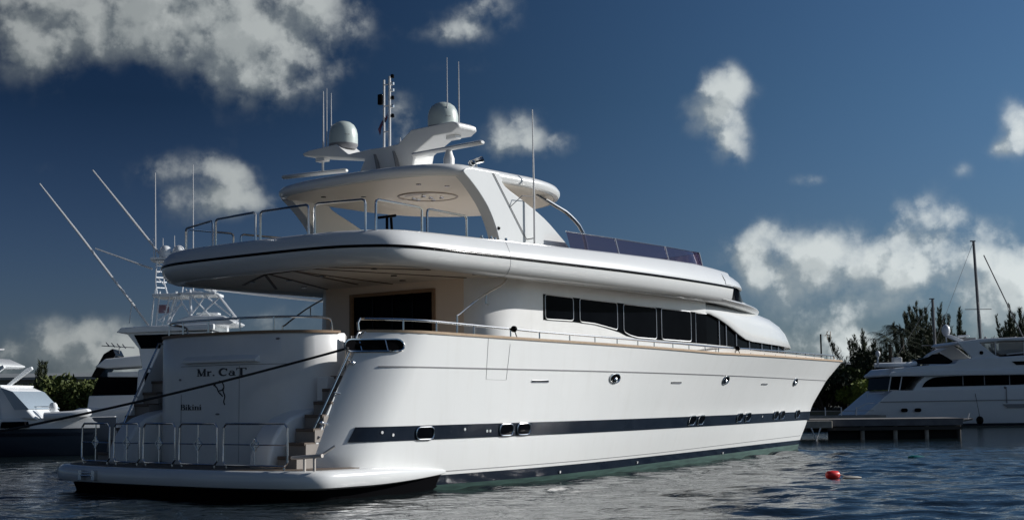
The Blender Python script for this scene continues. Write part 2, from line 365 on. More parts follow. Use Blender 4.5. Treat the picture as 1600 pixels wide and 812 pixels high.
MB().rings(hull_levels(GT, BT, 3), closed=False).build('boot_stripe', NAVY, Y, smooth=50)
h = MB(); h.rings(hull_levels(BT, zs, 22), closed=False)
# inner bulwark skin and raked aft edge
for sgn in (-1, 1):
    rs = []
    for k in range(15):
        row = []
        for i in range(60):
            z = .3+(zs(0)-.06-.3)*k/14; e = ue(z); u = e+(25.2-e)*(i/59)**1.3
            z = z if u < 6 else max(z, 2.1)
            row.append((u, sgn*max(.02, min(3.0, B(u, z)-.12)), z))
        rs.append(row)
    h.rings(rs, closed=False)
    e0 = []; e1 = []
    for k in range(15):
        z = .3+(zs(0)-.3)*k/14; e0.append((ue(z), sgn*V(ue(z), z), z)); e1.append((ue(z), sgn*3.0, z if k < 14 else z-.03))
    h.rings([e0, e1], closed=False)
hull = h.build('hull', HULLW, Y, smooth=40)
# stern closing plate under the platform
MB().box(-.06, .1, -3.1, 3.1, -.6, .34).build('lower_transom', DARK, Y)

def surf_pt(u, z, off): 
    du = .02; n = Vector((V(u-du, z)-V(u+du, z), -2*du*1.0, 0)); 
    n = Vector((-(V(u+du, z)-V(u-du, z)), -2*du, 0)).normalized()
    p = Vector((u, -V(u, z), z)); return p+n*off
def patch(name, poly, material, off=.012, parent=Y, thick=.02, rim=None, rimr=.012, rimmat=None, sides=(1,)):
    """poly of (u,z) laid on the hull side; densified, with thickness"""
    obs = []
    for sg in sides:
        n = len(poly); cu = sum(p[0] for p in poly)/n; cz = sum(p[1] for p in poly)/n
        vs = []; 
        for sc in (.5, 1.0):
            for p in poly: vs.append(surf_pt(cu+(p[0]-cu)*sc, cz+(p[1]-cz)*sc, off))
        for p in poly: vs.append(surf_pt(p[0], p[1], off-thick))
        vs.append(surf_pt(cu, cz, off))
        fs = []
        for i in range(n):
            k = (i+1) % n; fs += [(3*n, i, k), (i, n+i, n+k, k), (n+i, 2*n+i, 2*n+k, n+k)]
        if sg == -1: vs = [Vector((v.x, -v.y, v.z)) for v in vs]
        o = MB().add(vs, fs).build(name, material, parent, smooth=30)
        if rim:
            pts = [surf_pt(p[0], p[1], off+.004) for p in poly]
            if sg == -1: pts = [Vector((v.x, -v.y, v.z)) for v in pts]
            MB().tube(pts, rimr, 6, closed=True).build(rim, rimmat or CHROME, o)
        obs.append(o)
    return obs[0]
def strip(name, ztop, zbot, u0, u1, material, off, both=True, n=320, slant=0):
    mb = MB()
    for sg in ((1, -1) if both else (1,)):
        rs = []
        for z_, sl, o_ in ((ztop, slant, off-.02), (ztop, slant, off), (None, slant/2, off), (zbot, 0, off), (zbot, 0, off-.02)):
            row = []
            for i in range(n+1):
                u = u0+sl*(1-i/n)+(u1-u0)*i/n
                zt = ztop(u) if callable(ztop) else ztop; zb = zbot(u) if callable(zbot) else zbot
                z = (zt+zb)/2 if z_ is None else (z_(u) if callable(z_) else z_)
                p = surf_pt(u, z, o_); row.append((p.x, p.y*sg, p.z))
            rs.append(row)
        mb.rings(rs, closed=False)
    return mb.build(name, material, Y, smooth=50)
strip('hull_stripe', 1.26, .985, .56, 25.1, NAVY, .014, slant=.17)
strip('rubbing_strake', lambda u: 2.395-.004*u, lambda u: 2.372-.004*u, 1.3, 26.3, GREY, .012)
strip('pinstripe', lambda u: BT(u)+.075+.006*max(0, u-12), lambda u: BT(u)+.06+.006*max(0, u-12), 3.0, 24.3, GREY, .005)
# cap rail (teak) along the bulwark
mb = MB()
for sg in (1, -1):
    rs = []
    for i in range(90):
        u = 1.27+(27.6-1.27)*i/89; z = zs(u); b = V(u, z)
        rs.append([(u, -sg*(b+.025), z-.02), (u, -sg*(b+.03), z+.03), (u, -sg*max(.005, b-.20), z+.035), (u, -sg*max(.004, b-.20), z-.02)])
    mb.rings(rs, True, True, True)
mb.build('cap_rail', mat('oiled_teak', (.50, .37, .25), .5, col2=(.42, .30, .20), nscale=12), Y)
# main deck and foredeck
mb = MB(); a = []; b = []
for i in range(70):
    u = 2.2+(27.2-2.2)*i/69; w = max(.03, B(u, 2.5)-.14); a.append((u, -w, 2.45)); b.append((u, w, 2.45))
mb.rings([a, b], closed=False); mb.build('main_deck', mat('bleached_teak', (.48, .40, .31), .65, col2=(.42, .34, .26), nscale=14, stretch=(.3, 4, 3)), Y)

# swim platform
def plan(u0, w, ra, p, u1, w1, n=28):
    """closed-aft plan: from starboard (u1) round the stern to port (u1)"""
    aft = []
    for i in range(-n, n+1):
        t = i/n; vv = w*math.copysign(abs(math.sin(t*math.pi/2))**(2/p), t); c = math.cos(t*math.pi/2)
        aft.append((u0+ra*(1-abs(c)**(2/p)), vv))
    return aft
def plat_ring(ins, z):
    aft = [(u+ins, v*(1-ins/3.95)) for u, v in plan(-1.42, 3.95, 1.15, 2.8, 0, 0)]
    s = []
    for i in range(1, 17):
        u = -.27+(3.3+.27)*i/16; k = max(0, (u-.5)/2.8)**1.5 if u > .5 else 0
        w = (3.95-ins)*(1-k)+(V(3.3, .4)-.06)*k; s.append((u, w))
    def zz(u): k = max(0, min(1, (u-.6)/2.7)); return .345+(z-.345)*(1-.9*k**1.6)
    r = [(u, -w, zz(u)) for u, w in s[::-1]]+[(u, v, z) for u, v in aft]+[(u, w, zz(u)) for u, w in s]
    return r
mb = MB(); mb.rings([plat_ring(.18, .19), plat_ring(.03, .23), plat_ring(0, .30), plat_ring(0, .42), plat_ring(.03, .49), plat_ring(.09, .525), plat_ring(.2, .53)], True, True, True)
plat = mb.build('swim_platform', WHITE, Y, smooth=45)
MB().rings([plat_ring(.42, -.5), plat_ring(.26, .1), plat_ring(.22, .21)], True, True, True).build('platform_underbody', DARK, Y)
mb = MB(); r = [(u+.16, v*.94) for u, v in plan(-1.42, 3.95, 1.15, 2.8, 0, 0)]
mb.prism([(.6, -3.6)]+r+[(.6, 3.6)], .52, .538, 'z'); mb.build('teak_deck', TEAKD, plat)
mb = MB()
for v in (2.05, 1.62):
    mb.box(-1.47, -1.38, v-.05, v+.05, .27, .46)
mb.tube([(-1.47, 2.0, .36), (-1.47, 1.67, .36)], .02)
mb.tube([(-1.47, 2.0, .42), (-1.47, 1.67, .42)], .012)
mb.build('ladder_bracket', CHROME, plat, bevel=.01)

# transom block: curved centre panel
def panel_plan(w=2.3, u0=-.05, n=26): return plan(u0, w, 1.4, 2.6, 0, 0, n)
def pring(ins, z, n=26):
    r = [(u+ins, v*(1-ins/2.3), z) for u, v in panel_plan(n=n)]
    return r+[(1.5, (2.3-ins), z), (1.5, -(2.3-ins), z)]
mb = MB(); mb.rings([pring(0, .5), pring(0, 1.4), pring(0, 2.3), pring(0, 3.03), pring(.02, 3.06)], True, False, True)
panel = mb.build('transom_panel', WHITE2, Y, smooth=40)
def on_panel(v, off=0):
    # aft surface of the panel at v
    p = 2.6; t = min(1, abs(v)/2.3); u = -.05+1.4*(1-(1-t**p)**(1/p)); return u-off
mb = MB(); rs = []
for (u, v) in panel_plan()+[(1.5, 2.3)]:
    d = Vector((u-1.2, v, 0)).normalized(); c = Vector((u, v, 0))
    rs.append([tuple(c+d*.035+Vector((0, 0, 3.05))), tuple(c+d*.035+Vector((0, 0, 3.10))), tuple(c-d*.16+Vector((0, 0, 3.10))), tuple(c-d*.16+Vector((0, 0, 3.05)))])
mb.rings(rs, True, True, True); mb.build('panel_cap_rail', TEAK, panel)
# grab rail above the panel
pp = [(u+.1, v*.955) for u, v in panel_plan()]
pts = [(pp[-1][0], pp[-1][1], 3.1)]+[(u, v, 3.35) for u, v in pp[::-1]]
pts = [(1.25, 2.2, 3.1), (1.22, 2.2, 3.27), (1.15, 2.19, 3.34)]+[(u, v, 3.36) for u, v in pp[::-1][5:-5]]+[(1.15, -2.19, 3.34), (1.22, -2.2, 3.27), (1.25, -2.2, 3.1)]
mb = MB(); mb.tube(smooth_path(pts, 2), .024, 8)
for v in (1.6, .9, .05, -.85, -1.6): mb.tube([(on_panel(v)+.1, v, 3.09), (on_panel(v)+.1, v, 3.36)], .016)
mb.build('stern_grab_rail', CHROME, Y)
# ledge above the name, seams, small fittings
mb = MB()
L0 = [(on_panel(v, .0), v) for v in np.linspace(-1.42, .62, 14)]
rs = []
for u, v in L0: rs.append([(u+.02, v, 2.50), (u-.13, v, 2.52), (u-.13, v, 2.56), (u+.02, v, 2.66)])
mb.rings(rs, True, True, True); mb.build('light_ledge', WHITE2, panel)
mb = MB()
def seam(pts, r=.006): mb.tube(pts, r, 5)
seam([(on_panel(v, .003), v, 2.46) for v in np.linspace(-2.0, .8, 16)])
seam([(on_panel(.78, .003), .78, z) for z in (.6, 1.5, 1.9)]); seam([(on_panel(-.95, .003), -.95, z) for z in (.6, 1.2, 2.44)], .004)
mb.build('panel_seam', GREY, panel)
for v_, z_, r_, k_ in ((.82, 2.2, .025, 1), (-1.75, 2.94, .02, 3), (-.38, 1.52, .02, 3)): MB().ball((on_panel(v_, .01), v_, z_), r_, 6, (1, k_, 1)).build('panel_fitting', GREY, panel)
# lettering
def letters(txt, v0, v1, z, size, bold, name):
    cu = bpy.data.curves.new(name, 'FONT'); cu.body = txt; cu.size = size; cu.extrude = .003; cu.align_x = 'LEFT'; cu.offset = bold; cu.resolution_u = 4
    o = bpy.data.objects.new('tmp', cu); COL.objects.link(o); dg = bpy.context.evaluated_depsgraph_get(); dg.update()
    me = bpy.data.meshes.new_from_object(o.evaluated_get(dg)); bpy.data.objects.remove(o)
    xs = [v.co.x for v in me.vertices]; a, b_ = min(xs), max(xs)
    for vt in me.vertices:
        x, y, zz = vt.co; v = v0+(v1-v0)*(x-a)/(b_-a)
        vt.co = (on_panel(v, .006-zz*.5), v, z+y)
    me.materials.clear(); me.materials.append(BLACKT)
    o = bpy.data.objects.new(name, me); COL.objects.link(o); o.parent = panel; return o
def serif_text(txt, v0, v1, z, hcap, name):
    """heavy wide serif capitals drawn stroke by stroke: thick stems, thin bars, slab serifs"""
    G = {}
    T, t, s = .20, .07, .09   # stem, thin, serif overhang in em
    def bar(x0, y0, x1, y1, w): return ('b', x0, y0, x1, y1, w)
    G['M'] = (1.15, [bar(.16, 0, .16, 1, .07), bar(.16, 1, .55, .05, .2), bar(.55, .05, .93, 1, .06), bar(.93, 0, .93, 1, .2), bar(.02, .03, .32, .03, .06), bar(.74, .03, 1.1, .03, .06), bar(.0, .97, .26, .97, .06), bar(.88, .97, 1.1, .97, .06)])
    G['r'] = (.62, [bar(.2, 0, .2, .66, .18), bar(.05, .03, .38, .03, .06), bar(.04, .64, .22, .64, .06), bar(.28, .46, .42, .62, .08), bar(.42, .60, .55, .56, .16)])
    G['.'] = (.4, [bar(.12, .09, .28, .09, .18)])
    G[' '] = (.35, [])
    def arc(cx, cy, rx, ry, a0, a1, w0, w1, n=12):
        return ('a', cx, cy, rx, ry, a0, a1, w0, w1, n)
    G['C'] = (1.05, [arc(.55, .5, .42, .46, 45, 315, .08, .24), bar(.88, .64, .88, .98, .07)])
    G['a'] = (.78, [arc(.30, .22, .2, .2, 0, 360, .08, .12), bar(.55, 0, .55, .5, .18), arc(.36, .48, .2, .16, 0, 170, .1, .08), bar(.5, .03, .74, .03, .06)])
    G['T'] = (1.0, [bar(.5, 0, .5, 1, .2), bar(.05, .96, .95, .96, .08), bar(.3, .03, .7, .03, .06), bar(.07, .72, .07, .98, .06), bar(.93, .72, .93, .98, .06)])
    G['B'] = (.95, [bar(.2, 0, .2, 1, .2), bar(.05, .03, .5, .03, .06), bar(.05, .97, .5, .97, .06), bar(.2, .52, .5, .52, .06), arc(.45, .75, .28, .22, -90, 90, .06, .2), arc(.48, .27, .33, .25, -90, 90, .06, .2)])
    G['i'] = (.42, [bar(.2, 0, .2, .66, .18), bar(.05, .03, .35, .03, .06), bar(.05, .64, .2, .64, .06), bar(.12, .9, .28, .9, .16)])
    G['k'] = (.8, [bar(.2, 0, .2, 1, .18), bar(.05, .03, .35, .03, .06), bar(.05, .97, .2, .97, .06), bar(.28, .3, .6, .64, .07), bar(.36, .36, .62, .03, .16), bar(.5, .03, .78, .03, .06), bar(.5, .64, .74, .64, .06)])
    G['n'] = (.85, [bar(.2, 0, .2, .66, .18), bar(.64, 0, .64, .48, .18), bar(.05, .03, .36, .03, .06), bar(.5, .03, .8, .03, .06), bar(.05, .64, .2, .64, .06), arc(.46, .44, .2, .2, 10, 150, .14, .06)])
    tot = sum(G[c][0] for c in txt); mb = MB(); x = 0; k = (v1-v0)/tot
    def quad(x0, y0, x1, y1, wa, wb):
        dx, dy = x1-x0, y1-y0; l = math.hypot(dx, dy) or 1; nx, ny = -dy/l, dx/l
        P = [(x0+nx*wa/2, y0+ny*wa/2), (x1+nx*wb/2, y1+ny*wb/2), (x1-nx*wb/2, y1-ny*wb/2), (x0-nx*wa/2, y0-ny*wa/2)]
        vs = []
        for off in (.009, -.002):
            for (a, b_) in P: v = v0+k*a; vs.append((on_panel(v, off), v, z+b_*hcap))
        mb.add(vs, [(0, 1, 2, 3), (7, 6, 5, 4), (0, 4, 5, 1), (1, 5, 6, 2), (2, 6, 7, 3), (3, 7, 4, 0)])
    for c in txt:
        for g in G[c][1]:
            if g[0] == 'b': quad(x+g[1], g[2], x+g[3], g[4], g[5], g[5])
            else:
                _, cx, cy, rx, ry, a0, a1, w0, w1, n = g
                for i in range(n):
                    def P(i_): a = R(a0+(a1-a0)*i_/n); return x+cx+rx*math.cos(a), cy+ry*math.sin(a), w0+(w1-w0)*math.sin(math.pi*i_/n)
                    p, q = P(i), P(i+1); quad(p[0], p[1], q[0], q[1], p[2], q[2])
        x += G[c][0]
    return mb.build(name, LETTERM, panel, smooth=0)
LETTERM = mat('lettering_paint', (.022, .024, .03), .5)
serif_text('Mr. CaT', .26, -1.13, 2.255, .145, 'name_lettering')
serif_text('Bikini', .80, .10, 1.60, .11, 'port_lettering')
mb = MB()
for pts in ([(-.30, 2.06), (-.36, 2.02), (-.40, 1.95), (-.47, 1.90), (-.52, 1.86)], [(-.50, 2.14), (-.55, 2.05), (-.53, 1.96), (-.58, 1.86), (-.55, 1.76), (-.58, 1.70)], [(-.42, 1.97), (-.5, 1.98), (-.55, 2.03)], [(-.26, 2.07), (-.31, 2.08)], [(-.42, 2.16), (-.5, 2.14)]):
    mb.tube([(on_panel(v, .004), v, z) for v, z in smooth_path(pts, 3)], .012, 5)
mb.build('emblem', BLACKT, panel)
# moulded side fairings of the stairs
prof = [(-.56, .52), (-.54, .78), (-.46, 1.02), (-.28, 1.27), (-.02, 1.45), (.35, 1.56), (1.1, 1.66), (1.1, .52)]
for sg in (-1, 1):
    MB().prism(prof, sg*1.88, sg*2.44, 'y').build('stair_fairing', WHITE2, Y, bevel=.07, seg=3)
# stairs
STAIRM = mat('beige_riser', (.30, .27, .24), .6, col2=(.25, .22, .2), nscale=3)
STEPD = [(-.42, .76), (-.2, 1.0), (.02, 1.25), (.24, 1.5), (.46, 1.74), (.68, 1.98), (.9, 2.22)]
for sg in (-1, 1):
    st = thing('x', '', '') if False else None
    mb = MB()
    for i, (u, z) in enumerate(STEPD): mb.box(u+.03, 2.3, sg*2.5, sg*3.01, z-.25 if i else .5, z-.03)
    stairs = mb.build('stairs', STAIRM, Y)
    mt = MB()
    for (u, z) in STEPD: mt.box(u, u+.3, sg*2.52, sg*3.0, z-.06, z)
    mt.build('tread', TEAKD, stairs, bevel=.008)
# small cabinet and folded chrome gate at the head of the starboard stairs
MB().box(.72, 1.1, -2.62, -2.34, 1.75, 2.2).build('stair_locker', WHITE2, Y, bevel=.02)
mb = MB()
for q in range(3):
    u = 1.45+.14*q; a = [(u, -2.40-.03*q, 2.2), (u, -2.40-.03*q, 3.0), (u+.1, -2.44-.03*q, 3.0), (u+.1, -2.44-.03*q, 2.2)]
    mb.tube(a, .018, 6, closed=True)
    for z in (2.4, 2.6, 2.8): mb.tube([(u, -2.40-.03*q, z), (u+.1, -2.44-.03*q, z)], .01, 6)
mb.build('boarding_gate', CHROME, Y)
# handrails down the raked quarters
for sg in (-1, 1):
    mb = MB(); pts = []
    for z in np.linspace(1.15, 3.0, 12): pts.append((ue(z)-.09, sg*(V(ue(z), z)-.02), z+.02))
    pts = [(ue(1.1)+.02, sg*3.03, 1.08)]+pts+[(ue(3.0)+.03, sg*3.03, 3.02)]
    mb.tube(pts, .022, 8)
    for z in (1.35, 1.9, 2.5): mb.tube([(ue(z)-.08, sg*3.04, z), (ue(z)+.05, sg*3.05, z-.02)], .016, 6)
    mb.build('quarter_handrail', CHROME, Y)
for (u, z) in ((.27, 1.35), (.95, 2.45)): MB().ball(surf_pt(u, z, .03), .05, 8, (1.6, .7, .8)).build('stern_light', CHROME, Y)
# platform fence of five framed gates
def gate(v0, v1, u0, u1, vert=True):
    z0, z1 = .60, 1.35; r = .07; mb = MB(); n = v0-v1
    def P(a, z): k = a/n; return (u0+(u1-u0)*k, v0-a, z)
    pts = [P(r, z0), P(0, z0+r), P(0, z1-r), P(r, z1), P(n-r, z1), P(n, z1-r), P(n, z0+r), P(n-r, z0)]
    mb.tube(pts, .021, 8, closed=True)
    zm = .975; mb.tube([P(0, zm), P(n, zm)], .012, 6)
    mb.tube([P(n/2, z0), P(n/2, z1 if vert else zm)], .012, 6)
    for a in (.08, n-.08): mb.tube([P(a, z0), P(a, .53)], .018, 6)
    fr = mb.build('fence_gate', CHROME, Y)
    c = Vector(P(n/2, zm)); d = (Vector(P(n, zm))-Vector(P(0, zm))).normalized()
    ring = [c+d*.085*math.cos(t)*(1+.25*math.cos(4*t))+Vector((0, 0, .095*math.sin(t)*(1+.25*math.cos(4*t)))) for t in np.linspace(0, 2*math.pi, 20, endpoint=False)]
    mb = MB(); mb.tube(ring, .014, 6, closed=True)
    mb.tube([c+d*.045*math.cos(t)+Vector((0, 0, .045*math.sin(t))) for t in np.linspace(0, 2*math.pi, 12, endpoint=False)], .012, 6, closed=True)
    mb.build('gate_emblem', CHROME, fr)
for v0, v1, a, b_, vt in [(3.04, 2.0, -.75, -.82, True), (1.84, .98, -.83, -.85, True), (.86, -.12, -.85, -.85, True), (-.25, -1.36, -.85, -.85, True), (-1.54, -3.24, -.85, -.82, False)]: gate(v0, v1, a, b_, vt)
# cleat/fender board at the starboard corner
mb = MB(); mb.tube([(-.72, -3.25, .75), (-.68, -3.98, .80)], .035, 8); mb.tube([(-.7, -3.55, .53), (-.7, -3.55, .76)], .025); mb.tube([(-.7, -3.8, .53), (-.7, -3.8, .78)], .025)
mb.tube([(-.68, -3.9, .78), (-.45, -4.05, .96)], .022)
mb.build('mooring_cleat', mat('pale_cleat', (.6, .55, .5), .4), Y)

# hull fittings
def fairlead():
    poly = []
    for a in np.linspace(-90, 90, 7): poly.append((1.68+.12*math.cos(R(a)), 2.785+.115*math.sin(R(a))))
    for a in np.linspace(90, 270, 7): poly.append((.90+.16*math.cos(R(a)), 2.78+.115*math.sin(R(a))))
    poly2 = []
    for i in range(len(poly)):
        a, b_ = poly[i], poly[(i+1) % len(poly)]; k = 5 if abs(a[0]-b_[0]) > .3 else 1
        for j in range(k): poly2.append((a[0]+(b_[0]-a[0])*j/k, a[1]+(b_[1]-a[1])*j/k))
    o = patch('fairlead', poly2, DARK, .016, rim='fairlead_rim', rimr=.02)
    for sgn in (1,):
        for u in (1.12, 1.5): MB().tube([surf_pt(u, 2.68, .015), surf_pt(u, 2.88, .015)], .018, 6).build('roller', CHROME, o)
fairlead()
for i, u in enumerate((2.38, 4.87, 5.45, 13.72, 14.36, 17.45, 18.2, 21.0, 21.72, 23.5)):
    z = 1.10+.004*u; w = .5 if i == 0 else .44
    o = patch('porthole', [(u+a, z+b_) for a, b_ in rrect(w, .235, .10)], GLASSD, .024, rim='porthole_rim', rimr=.018)
for u in (8.84, 15.28, 22.2):
    o = patch('hawse_port', [(u+.21*math.cos(t), 2.2+.105*math.sin(t)) for t in np.linspace(0, 2*math.pi, 16, endpoint=False)], DARK, .010, rim='hawse_rim', rimr=.022)
    mb = MB(); p = surf_pt(u+.04, 2.17, .01); mb.ball(p, .06, 6, (1.3, .6, 1)); mb.build('roller', CHROME, o)
for u in (5.95, 12.0, 18.8): patch('vent_slot', [(u+a, 2.115+b_) for a, b_ in rrect(.58, .04, .015)], GREY if u > 7 else DARK, .006, rim='vent_rim', rimr=.006)
for (u, z) in ((1.22, 1.154), (1.5, 1.10), (3.55, 1.16), (4.25, 1.11), (4.35, 1.11), (19.6, 1.17), (6.98, .16), (10.85, .20), (16.8, .2)):
    patch('through_hull', [(u+.028*math.cos(t), z+.03*math.sin(t)) for t in np.linspace(0, 6.283, 8, endpoint=False)], ANT, .028)
mb = MB()
for pts in ([(4.16, 2.98), (4.15, 2.15), (4.80, 2.14), (4.88, 2.98)],):
    P = [];
    for i in range(3):
        for j in range(8): a = pts[i]; b_ = pts[i+1]; P.append(surf_pt(a[0]+(b_[0]-a[0])*j/8, a[1]+(b_[1]-a[1])*j/8, .001))
    mb.tube(P, .005, 5)
mb.build('boarding_door_seam', mat('seam_grey', (.5, .5, .5), .5), Y)

# side-deck rails
def railz(u): return float(np.interp(u, [1, 2.7, 6, 10.6, 14.3, 20, 26], [3.30, 3.265, 3.165, 3.08, 3.045, 3.08, 3.12]))
STU = [1.9, 2.7, 3.83, 5.0, 5.98, 7.05, 8.0, 8.9, 9.8, 10.56, 11.5, 12.4, 13.4, 14.3, 15.5, 16.7, 17.9, 19.0, 20.1, 21.4, 22.6, 23.8, 24.8, 25.6, 26.2]
for sg in (1, -1):
    mb = MB(); pts = [(1.02, -(V(1.4, 3)-.1), 3.06), (1.0, -(V(1.4, 3)-.1), 3.2), (1.06, -(V(1.4, 3)-.1), 3.28)] if sg == 1 else [(2.8, V(2.8, 3)-.1, 3.04), (2.8, V(2.8, 3)-.1, 3.2)]
    for u in np.linspace(1.3 if sg == 1 else 2.9, 26.6, 70): pts.append((u, -sg*(V(u, zs(u))-.1), railz(u)))
    pts.append((26.75, -sg*(V(26.7, 2.95)-.1), 2.97))
    mb.tube(pts, .024, 7)
    for u in (STU if sg == 1 else STU[3:]): mb.tube([(u, -sg*(V(u, zs(u))-.1), zs(u)), (u, -sg*(V(u, zs(u))-.1), railz(u))], .017, 6)
    mb.build('side_rail', CHROME, Y)
for u in (5.0, 15.5): mb = MB(); p = (u+.05, -(V(u, zs(u))-.05), railz(u)); mb.ball(p, .07, 8); mb.tube([p, (u+.1, p[1]-.05, p[2]-.2)], .012, 5); mb.build('rail_light', BLACKT, Y)

# saloon deckhouse (u 5.2 .. 14) : walls, bulkhead, door
HW = 2.75
mb = MB()
for sg in (-1, 1):
    mb.prism([(6.78, 2.3), (6.78, 4.36), (14.2, 4.36), (14.2, 2.3)], sg*(HW-.15), sg*HW, 'y')
mb.build('deckhouse_wall', WHITE2, Y)
for sg in (-1, 1):
    rs = []
    for z in np.linspace(2.3, 4.36, 16):
        a_ = .72+.60*max(0, z-3.0); row = [(6.79, sg*HW, z)]
        for k in range(13): t = math.pi/2*k/12; row.append((5.21+a_*(1-math.sin(t)), sg*(HW-.62*(1-math.cos(t))), z))
        rs.append(row)
    MB().rings(rs, closed=False).build('deckhouse_corner', WHITE2, Y, smooth=60)
MB().prism([(-2.14, 2.3), (-1.3, 2.3), (-1.3, 4.16), (1.3, 4.16), (1.3, 2.3), (2.14, 2.3), (2.14, 4.36), (-2.14, 4.36)], 5.2, 5.3, 'x').build('aft_bulkhead', BEIGE, Y)
for sg in (-1, 1):
    mb = MB(); mb.tube(smooth_path([(4.35, sg*(HW-.05), 2.5), (4.35, sg*(HW-.05), 3.42), (4.42, sg*(HW-.05), 3.52), (5.1, sg*(HW-.02), 3.92), (5.75, sg*(HW+.03), 4.22), (5.9, sg*(HW+.03), 4.36)], 3), .02); mb.tube([(5.25, sg*(HW-.02), 4.0), (5.25, sg*(HW-.02), 3.78), (5.35, sg*(HW-.04), 3.76)], .016); mb.build('stair_handrail', CHROME, Y)
door = MB().box(5.24, 5.27, -1.25, 1.25, 2.46, 4.12).build('sliding_door', GLASSD, Y)
mb = MB(); mb.box(5.16, 5.30, -1.33, -1.25, 2.45, 4.19); mb.box(5.16, 5.30, 1.25, 1.33, 2.45, 4.19); mb.box(5.16, 5.30, -1.25, 1.25, 4.12, 4.19)
mb.build('door_frame', TEAK, door, bevel=.008)
mb = MB(); 
for v in (-.62, 0, .62): mb.box(5.21, 5.24, v-.02, v+.02, 2.46, 4.12)
mb.build('door_stile', BLACKT, door)
mb = MB(); mb.box(5.30, 14, -2.58, 2.58, 2.46, 2.5); mb.build('saloon_floor', TEAKD, Y)
# cockpit table and seat hinted behind the panel
MB().box(2.3, 2.9, -1.9, 1.9, 2.45, 2.85).build('cockpit_sofa', mat('sofa_fabric', (.45, .40, .34), .9, bump=(30, .3, .01)), Y, bevel=.06)

# saloon windows
for sg in (-1, 1):
    y = lambda o_: sg*(HW+o_)
    band = smooth_path([(7.22, 4.09), (14.2, 3.94)], 1)+[(14.2, 3.14), (11.9, 3.18), (10.9, 3.20), (10.5, 3.24), (10.2, 3.32), (9.7, 3.40), (9.2, 3.475), (8.3, 3.50), (7.22, 3.51)]
    wb = MB().prism(band, y(-.02), y(.008), 'y').build('window_band', GLASSD, Y)
    MB().tube([(13.66, y(.012), 3.16), (13.66, y(.012), 3.93), (14.2, y(.012), 3.925)], .013, 6).build('window_frame', SATIN, wb)
    for W in ([(7.27, 4.085), (8.33, 4.06), (8.33, 3.525), (7.27, 3.525)],
              [(8.58, 4.055), (10.1, 4.025), (10.1, 3.37), (9.65, 3.43), (9.15, 3.49), (8.58, 3.51)],
              [(10.36, 4.01), (11.8, 3.985), (11.8, 3.20), (10.95, 3.215), (10.62, 3.26), (10.36, 3.34)],
              [(12.03, 3.98), (13.42, 3.95), (13.42, 3.18), (12.03, 3.20)]):
        # round the corners by subdividing
        n = len(W); P = []
        for i in range(n):
            a, b_, c = np.array(W[i-1]), np.array(W[i]), np.array(W[(i+1) % n]); r = .09
            ta = (a-b_)/np.linalg.norm(a-b_)*r; tc_ = (c-b_)/np.linalg.norm(c-b_)*r
            for k in range(5): t = k/4; P.append(tuple((1-t)**2*(b_+ta)+2*t*(1-t)*b_+t*t*(b_+tc_)))
        g = MB().prism(P, y(.0), y(.016), 'y').build('saloon_window', GLASSD, Y, smooth=20)
        MB().tube([(p[0], y(.02), p[1]) for p in P], .013, 6, closed=True).build('window_frame', SATIN, g)

# forward part: base, raked glass, white coachroof
def fplan(w, us_, u1, p=2.0, n=30, pts0=6, ustart=13.9):
    r = []
    for i in range(pts0): r.append((ustart+(us_-ustart)*i/pts0, w))
    for i in range(n+1):
        a = math.pi/2*i/n; r.append((us_+(u1-us_)*math.sin(a)**(2/p), w*math.cos(a)**(2/p)))
    r = [(u, min(v, 2.744) if u < 13.95 else v) for u, v in r]
    s = [(u, -v) for u, v in r]; return s+[(u, v) for u, v in r[:-1][::-1]]
def floft(levels, zf, name, material, cap=True, parent=Y, smooth=40):
    """levels: (k, w, us, u1, p); zf(k,u)->z"""
    mb = MB(); rs = [[(u, v, zf(k, u)) for u, v in fplan(w, a, b_, p, ustart=st)] for (k, w, a, b_, p, st) in levels]
    mb.rings(rs, closed=True, cap0=False, cap1=cap); return mb.build(name, material, parent, smooth=smooth)
def zlo(u): return float(np.interp(u, [13.9, 14.4, 15.0, 15.5, 16.0, 16.7, 17.3, 19, 23], [3.95, 3.95, 3.84, 3.72, 3.58, 3.36, 3.30, 3.27, 3.25]))
floft([(2.6, 2.5, 13, 22.4, 1.6, 13), (2.75, 2.72, 13, 23.2, 1.6, 13), (3.03, 2.76, 13, 23.35, 1.6, 13)], lambda k, u: k if k < 3 else float(np.interp(u, [14, 15.5, 18, 23], [3.14, 3.12, 3.03, 2.99])), 'coachroof_base', WHITE2)
fg = floft([(0, 2.70, 13, 23.15, 1.6, 13), (1, 2.70, 13, 23.0, 1.6, 13)], lambda k, u: 2.95 if k == 0 else zlo(u)+.03, 'forward_glass', GLASSD)
mb = MB()
for uu in (13.62, 15.15, 15.6, 16.3, 17.3, 18.4, 19.4, 20.3, 21.3):
    v = -2.7*(1-((uu-13)/10.1)**1.6)**(1/1.6)
    for sg in (1, -1): mb.tube([(uu, sg*(v-.025), 2.98), (uu, sg*(v-.02), zlo(max(uu, 13.9))+.02)], .018, 6)
mb.build('window_mullion', SATIN, fg)
ztop = lambda u: 4.26-.05*max(0, (u-18)/3)
floft([(0, 2.77, 13, 23.4, 1.6, 13), (.04, 2.79, 13, 23.43, 1.6, 13), (.25, 2.79, 13, 23.2, 1.62, 13), (.45, 2.78, 13, 22.95, 1.65, 13), (.64, 2.74, 13, 22.4, 1.75, 13), (.80, 2.66, 13, 21.7, 1.85, 13), (.92, 2.55, 13, 20.8, 1.9, 13), (.98, 2.4, 13, 19.8, 1.9, 13), (1.0, 2.1, 13, 18.7, 1.9, 13)],
      lambda k, u: zlo(u)+(ztop(u)-zlo(u))*k, 'coachroof', WHITE, smooth=60)
